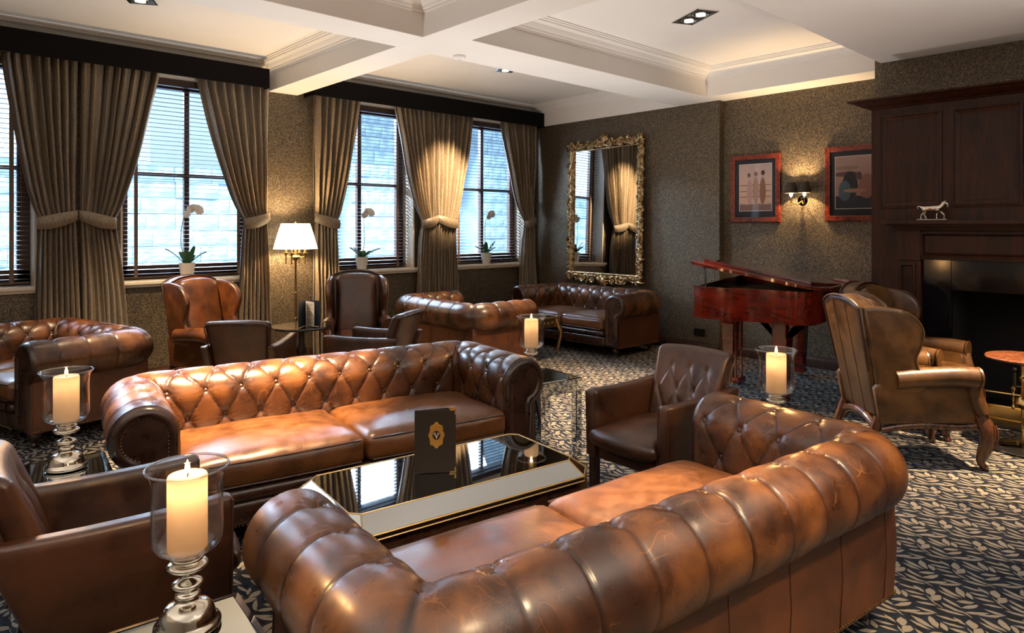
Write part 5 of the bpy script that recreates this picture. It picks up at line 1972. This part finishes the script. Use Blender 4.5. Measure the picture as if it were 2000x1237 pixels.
LP = inset(P_, -0.022)
vs = [(p[0], p[1], lid_z(*p)) for p in LP] + [(p[0], p[1], lid_z(*p) + 0.024) for p in LP]
finish('lid', vs, [tuple(range(m_))[::-1], tuple(range(m_, 2 * m_))] + [(k, (k + 1) % m_, m_ + (k + 1) % m_, m_ + k) for k in range(m_)], PIANO, t, angle=30)
# folded front flap lying on the lid
FP = [(-0.42, 0.40), (0.68, 0.60), (0.80, 0.12), (0.86, -0.40), (0.60, -0.50), (-0.34, -0.55)]
vs = [(x, y, lid_z(x, y) + 0.026) for x, y in FP] + [(x, y, lid_z(x, y) + 0.046) for x, y in FP]
n_ = len(FP)
finish('lid_flap', vs, [tuple(range(n_))[::-1], tuple(range(n_, 2 * n_))] + [(k, (k + 1) % n_, n_ + (k + 1) % n_, n_ + k) for k in range(n_)], PIANO, t, smooth=False)
sx_, sy_ = -0.72, 0.20
MB().tube([(sx_, sy_, ZR1 - 0.02), (sx_ + 0.02, sy_ + 0.03, lid_z(sx_ + 0.02, sy_ + 0.03))], 0.008, 8).obj('prop_stick', BLACK, t)
# keyboard end toward the windows
b = MB().bbox((-0.52, 0.10, ZR0 - 0.03), (0.60, 0.30, ZR0 + 0.005), 0.004)
b.obj('key_bed', PIANO, t)
for (x, y) in ((-0.45, -0.36), (0.80, 0.05), (-0.02, 0.36)):
    b = MB()
    b.bbox((x - 0.065, y - 0.065, 0.56), (x + 0.065, y + 0.065, ZR0 + 0.02), 0.01)
    prof_ = [(0.062, 0.57), (0.058, 0.50), (0.050, 0.30), (0.040, 0.10), (0.040, 0.06)]
    for i in range(len(prof_) - 1):
        (r0_, z0_), (r1_, z1_) = prof_[i], prof_[i + 1]
        b.add([(x + sx * r_, y + sy * r_, z) for r_, z in ((r1_, z1_), (r0_, z0_)) for sx, sy in ((-1, -1), (1, -1), (1, 1), (-1, 1))], [(0, 1, 5, 4), (1, 2, 6, 5), (2, 3, 7, 6), (3, 0, 4, 7)])
    b.bbox((x - 0.05, y - 0.05, 0.035), (x + 0.05, y + 0.05, 0.065), 0.006)
    lgo = b.obj('leg', PIANO, t, angle=30)
    MB().lathe([(0.0, 0.0), (0.018, 0.002), (0.022, 0.018), (0.018, 0.034), (0.0, 0.036)], 12, T(x, y, 0.0)).obj('caster', BRASS, lgo)
    if x < -0.3:
        for sgn in (-1, 1):
            br_ = [(x + 0.06 * 0, y + sgn * (0.06 + 0.16 * (1 - math.cos(PI / 2 * k / 8))), 0.56 + 0.155 * math.sin(PI / 2 * k / 8)) for k in range(9)]
            o_ = [(p[1], p[2]) for p in br_] + [(y + sgn * 0.06, ZR0 + 0.005)]
            MB().slab(o_, x - 0.035, x + 0.035, 0.004, lambda a, bb, c: (c, a, bb), 1).obj('leg_bracket', PIANO, t)
# pedal lyre
b = MB().bbox((-0.50, 0.02, 0.12), (-0.36, 0.08, 0.17), 0.006)
b.tube([(-0.48, 0.05, 0.16), (-0.48, 0.05, ZR0)], 0.012, 8).tube([(-0.38, 0.05, 0.16), (-0.38, 0.05, ZR0)], 0.012, 8)
b.obj('pedal_lyre', PIANO, t)
for k in range(2):
    MB().bbox((-0.56, 0.03 + 0.03 * k, 0.125), (-0.49, 0.045 + 0.03 * k, 0.137), 0.003).obj('pedal', BRASS, t)

# ================================================================== ORCHIDS
def orchid(label, x, y, seed, lean_, spray):
    t = thing('potted_orchid', label, 'plant', (x, y, WZ0), 0, 'white orchids on the window sills')
    rr = random.Random(seed)
    MB().lathe([(0.0, 0.002), (0.052, 0.0), (0.056, 0.004), (0.078, 0.150), (0.080, 0.158), (0.074, 0.158), (0.071, 0.135), (0.0, 0.130)], 28).obj('pot', WHITE_POT, t)
    MB().lathe([(0.0, 0.140), (0.04, 0.142), (0.072, 0.134)], 16, closed=False).obj('bark', DARKW, t)
    for k in range(6):
        a = 2 * PI * k / 6 + rr.uniform(-0.3, 0.3)
        L = rr.uniform(0.17, 0.27)
        el = rr.uniform(0.5, 1.15)
        pts = []
        for q in range(9):
            f = q / 8
            r_ = L * f * math.cos(el) + 0.02
            z = 0.145 + L * f * math.sin(el) * (1 - 0.35 * f * f * (1.4 - el))
            pts.append(Vector((r_ * math.cos(a), r_ * math.sin(a) * (0.35 if math.sin(a) > 0 else 0.8), z)))
        side = Vector((-math.sin(a), math.cos(a), 0))
        g = MB()
        vs, fs = [], []
        for q, p in enumerate(pts):
            f = q / 8
            wd = 0.030 * math.sin(PI * (0.10 + 0.88 * f)) ** 0.6
            for s_ in (-1, -0.5, 0, 0.5, 1):
                vs.append(p + side * wd * s_ + Vector((0, 0, 0.010 * s_ * s_)))
        for q in range(8):
            for s_ in range(4):
                fs.append((q * 5 + s_, q * 5 + s_ + 1, q * 5 + 6 + s_, q * 5 + 5 + s_))
        nv = len(vs)
        vs += [v - Vector((0, 0, 0.003)) for v in vs]
        fs += [tuple(i + nv for i in f[::-1]) for f in fs]
        g.add(vs, fs)
        g.obj('leaf', LEAFM, t)
    st = smooth_path([(0.0, 0.0, 0.14), (lean_ * 0.10, -0.01, 0.34), (lean_ * 0.08, -0.01, 0.56), (lean_ * 0.02 + spray * 0.04, -0.015, 0.69), (spray * 0.12, -0.02, 0.735), (spray * 0.21, -0.02, 0.70)], 7)
    MB().tube(st, lambda q: 0.0045 - 0.002 * q, 8).obj('stem', STEMG, t)
    for k in range(6):
        p = Vector(st[-1 - k * 3])
        off = Vector((rr.uniform(-0.012, 0.012), -0.03, -0.022 + rr.uniform(-0.008, 0.008)))
        c_ = p + off
        g = MB()
        M0 = Matrix.Translation(c_) @ Matrix.Rotation(rr.uniform(-0.6, 0.6), 4, 'Z') @ Matrix.Rotation(R(rr.uniform(-15, 20)), 4, 'X')
        for q in range(5):
            a = PI / 2 + 2 * PI * q / 5
            big = 1.25 if q in (1, 4) else 1.0
            Lp, wp = 0.036 * big, 0.019 * big * (1.3 if q in (1, 4) else 1)
            g.ball((0, 0, 0), 1.0, 8, (1, 1, 1), M=M0 @ Matrix.Translation((math.cos(a) * Lp * 0.55, 0.004 if q in (1, 4) else 0.008, math.sin(a) * Lp * 0.55)) @ Matrix.Rotation(-a + PI / 2, 4, 'Y') @ Matrix.Diagonal((wp, 0.003, Lp * 0.6, 1)))
        g.ball((0, -0.008, -0.004), 0.008, 6, M=M0)
        g.tube([p, c_ + Vector((0, 0.01, 0))], 0.0015, 5)
        g.obj('blossom', PETAL, t)
    return t


orchid('white orchid on the sill of the window left of the floor lamp', 2.265, YW + 0.045, 3, -0.6, 0.5)
orchid('white orchid on the sill of the window right of the floor lamp', 4.275, YW + 0.045, 8, 0.3, 0.5)
orchid('white orchid on the sill of the window nearest the gilt mirror', 6.27, YW + 0.045, 13, -0.3, 0.5)
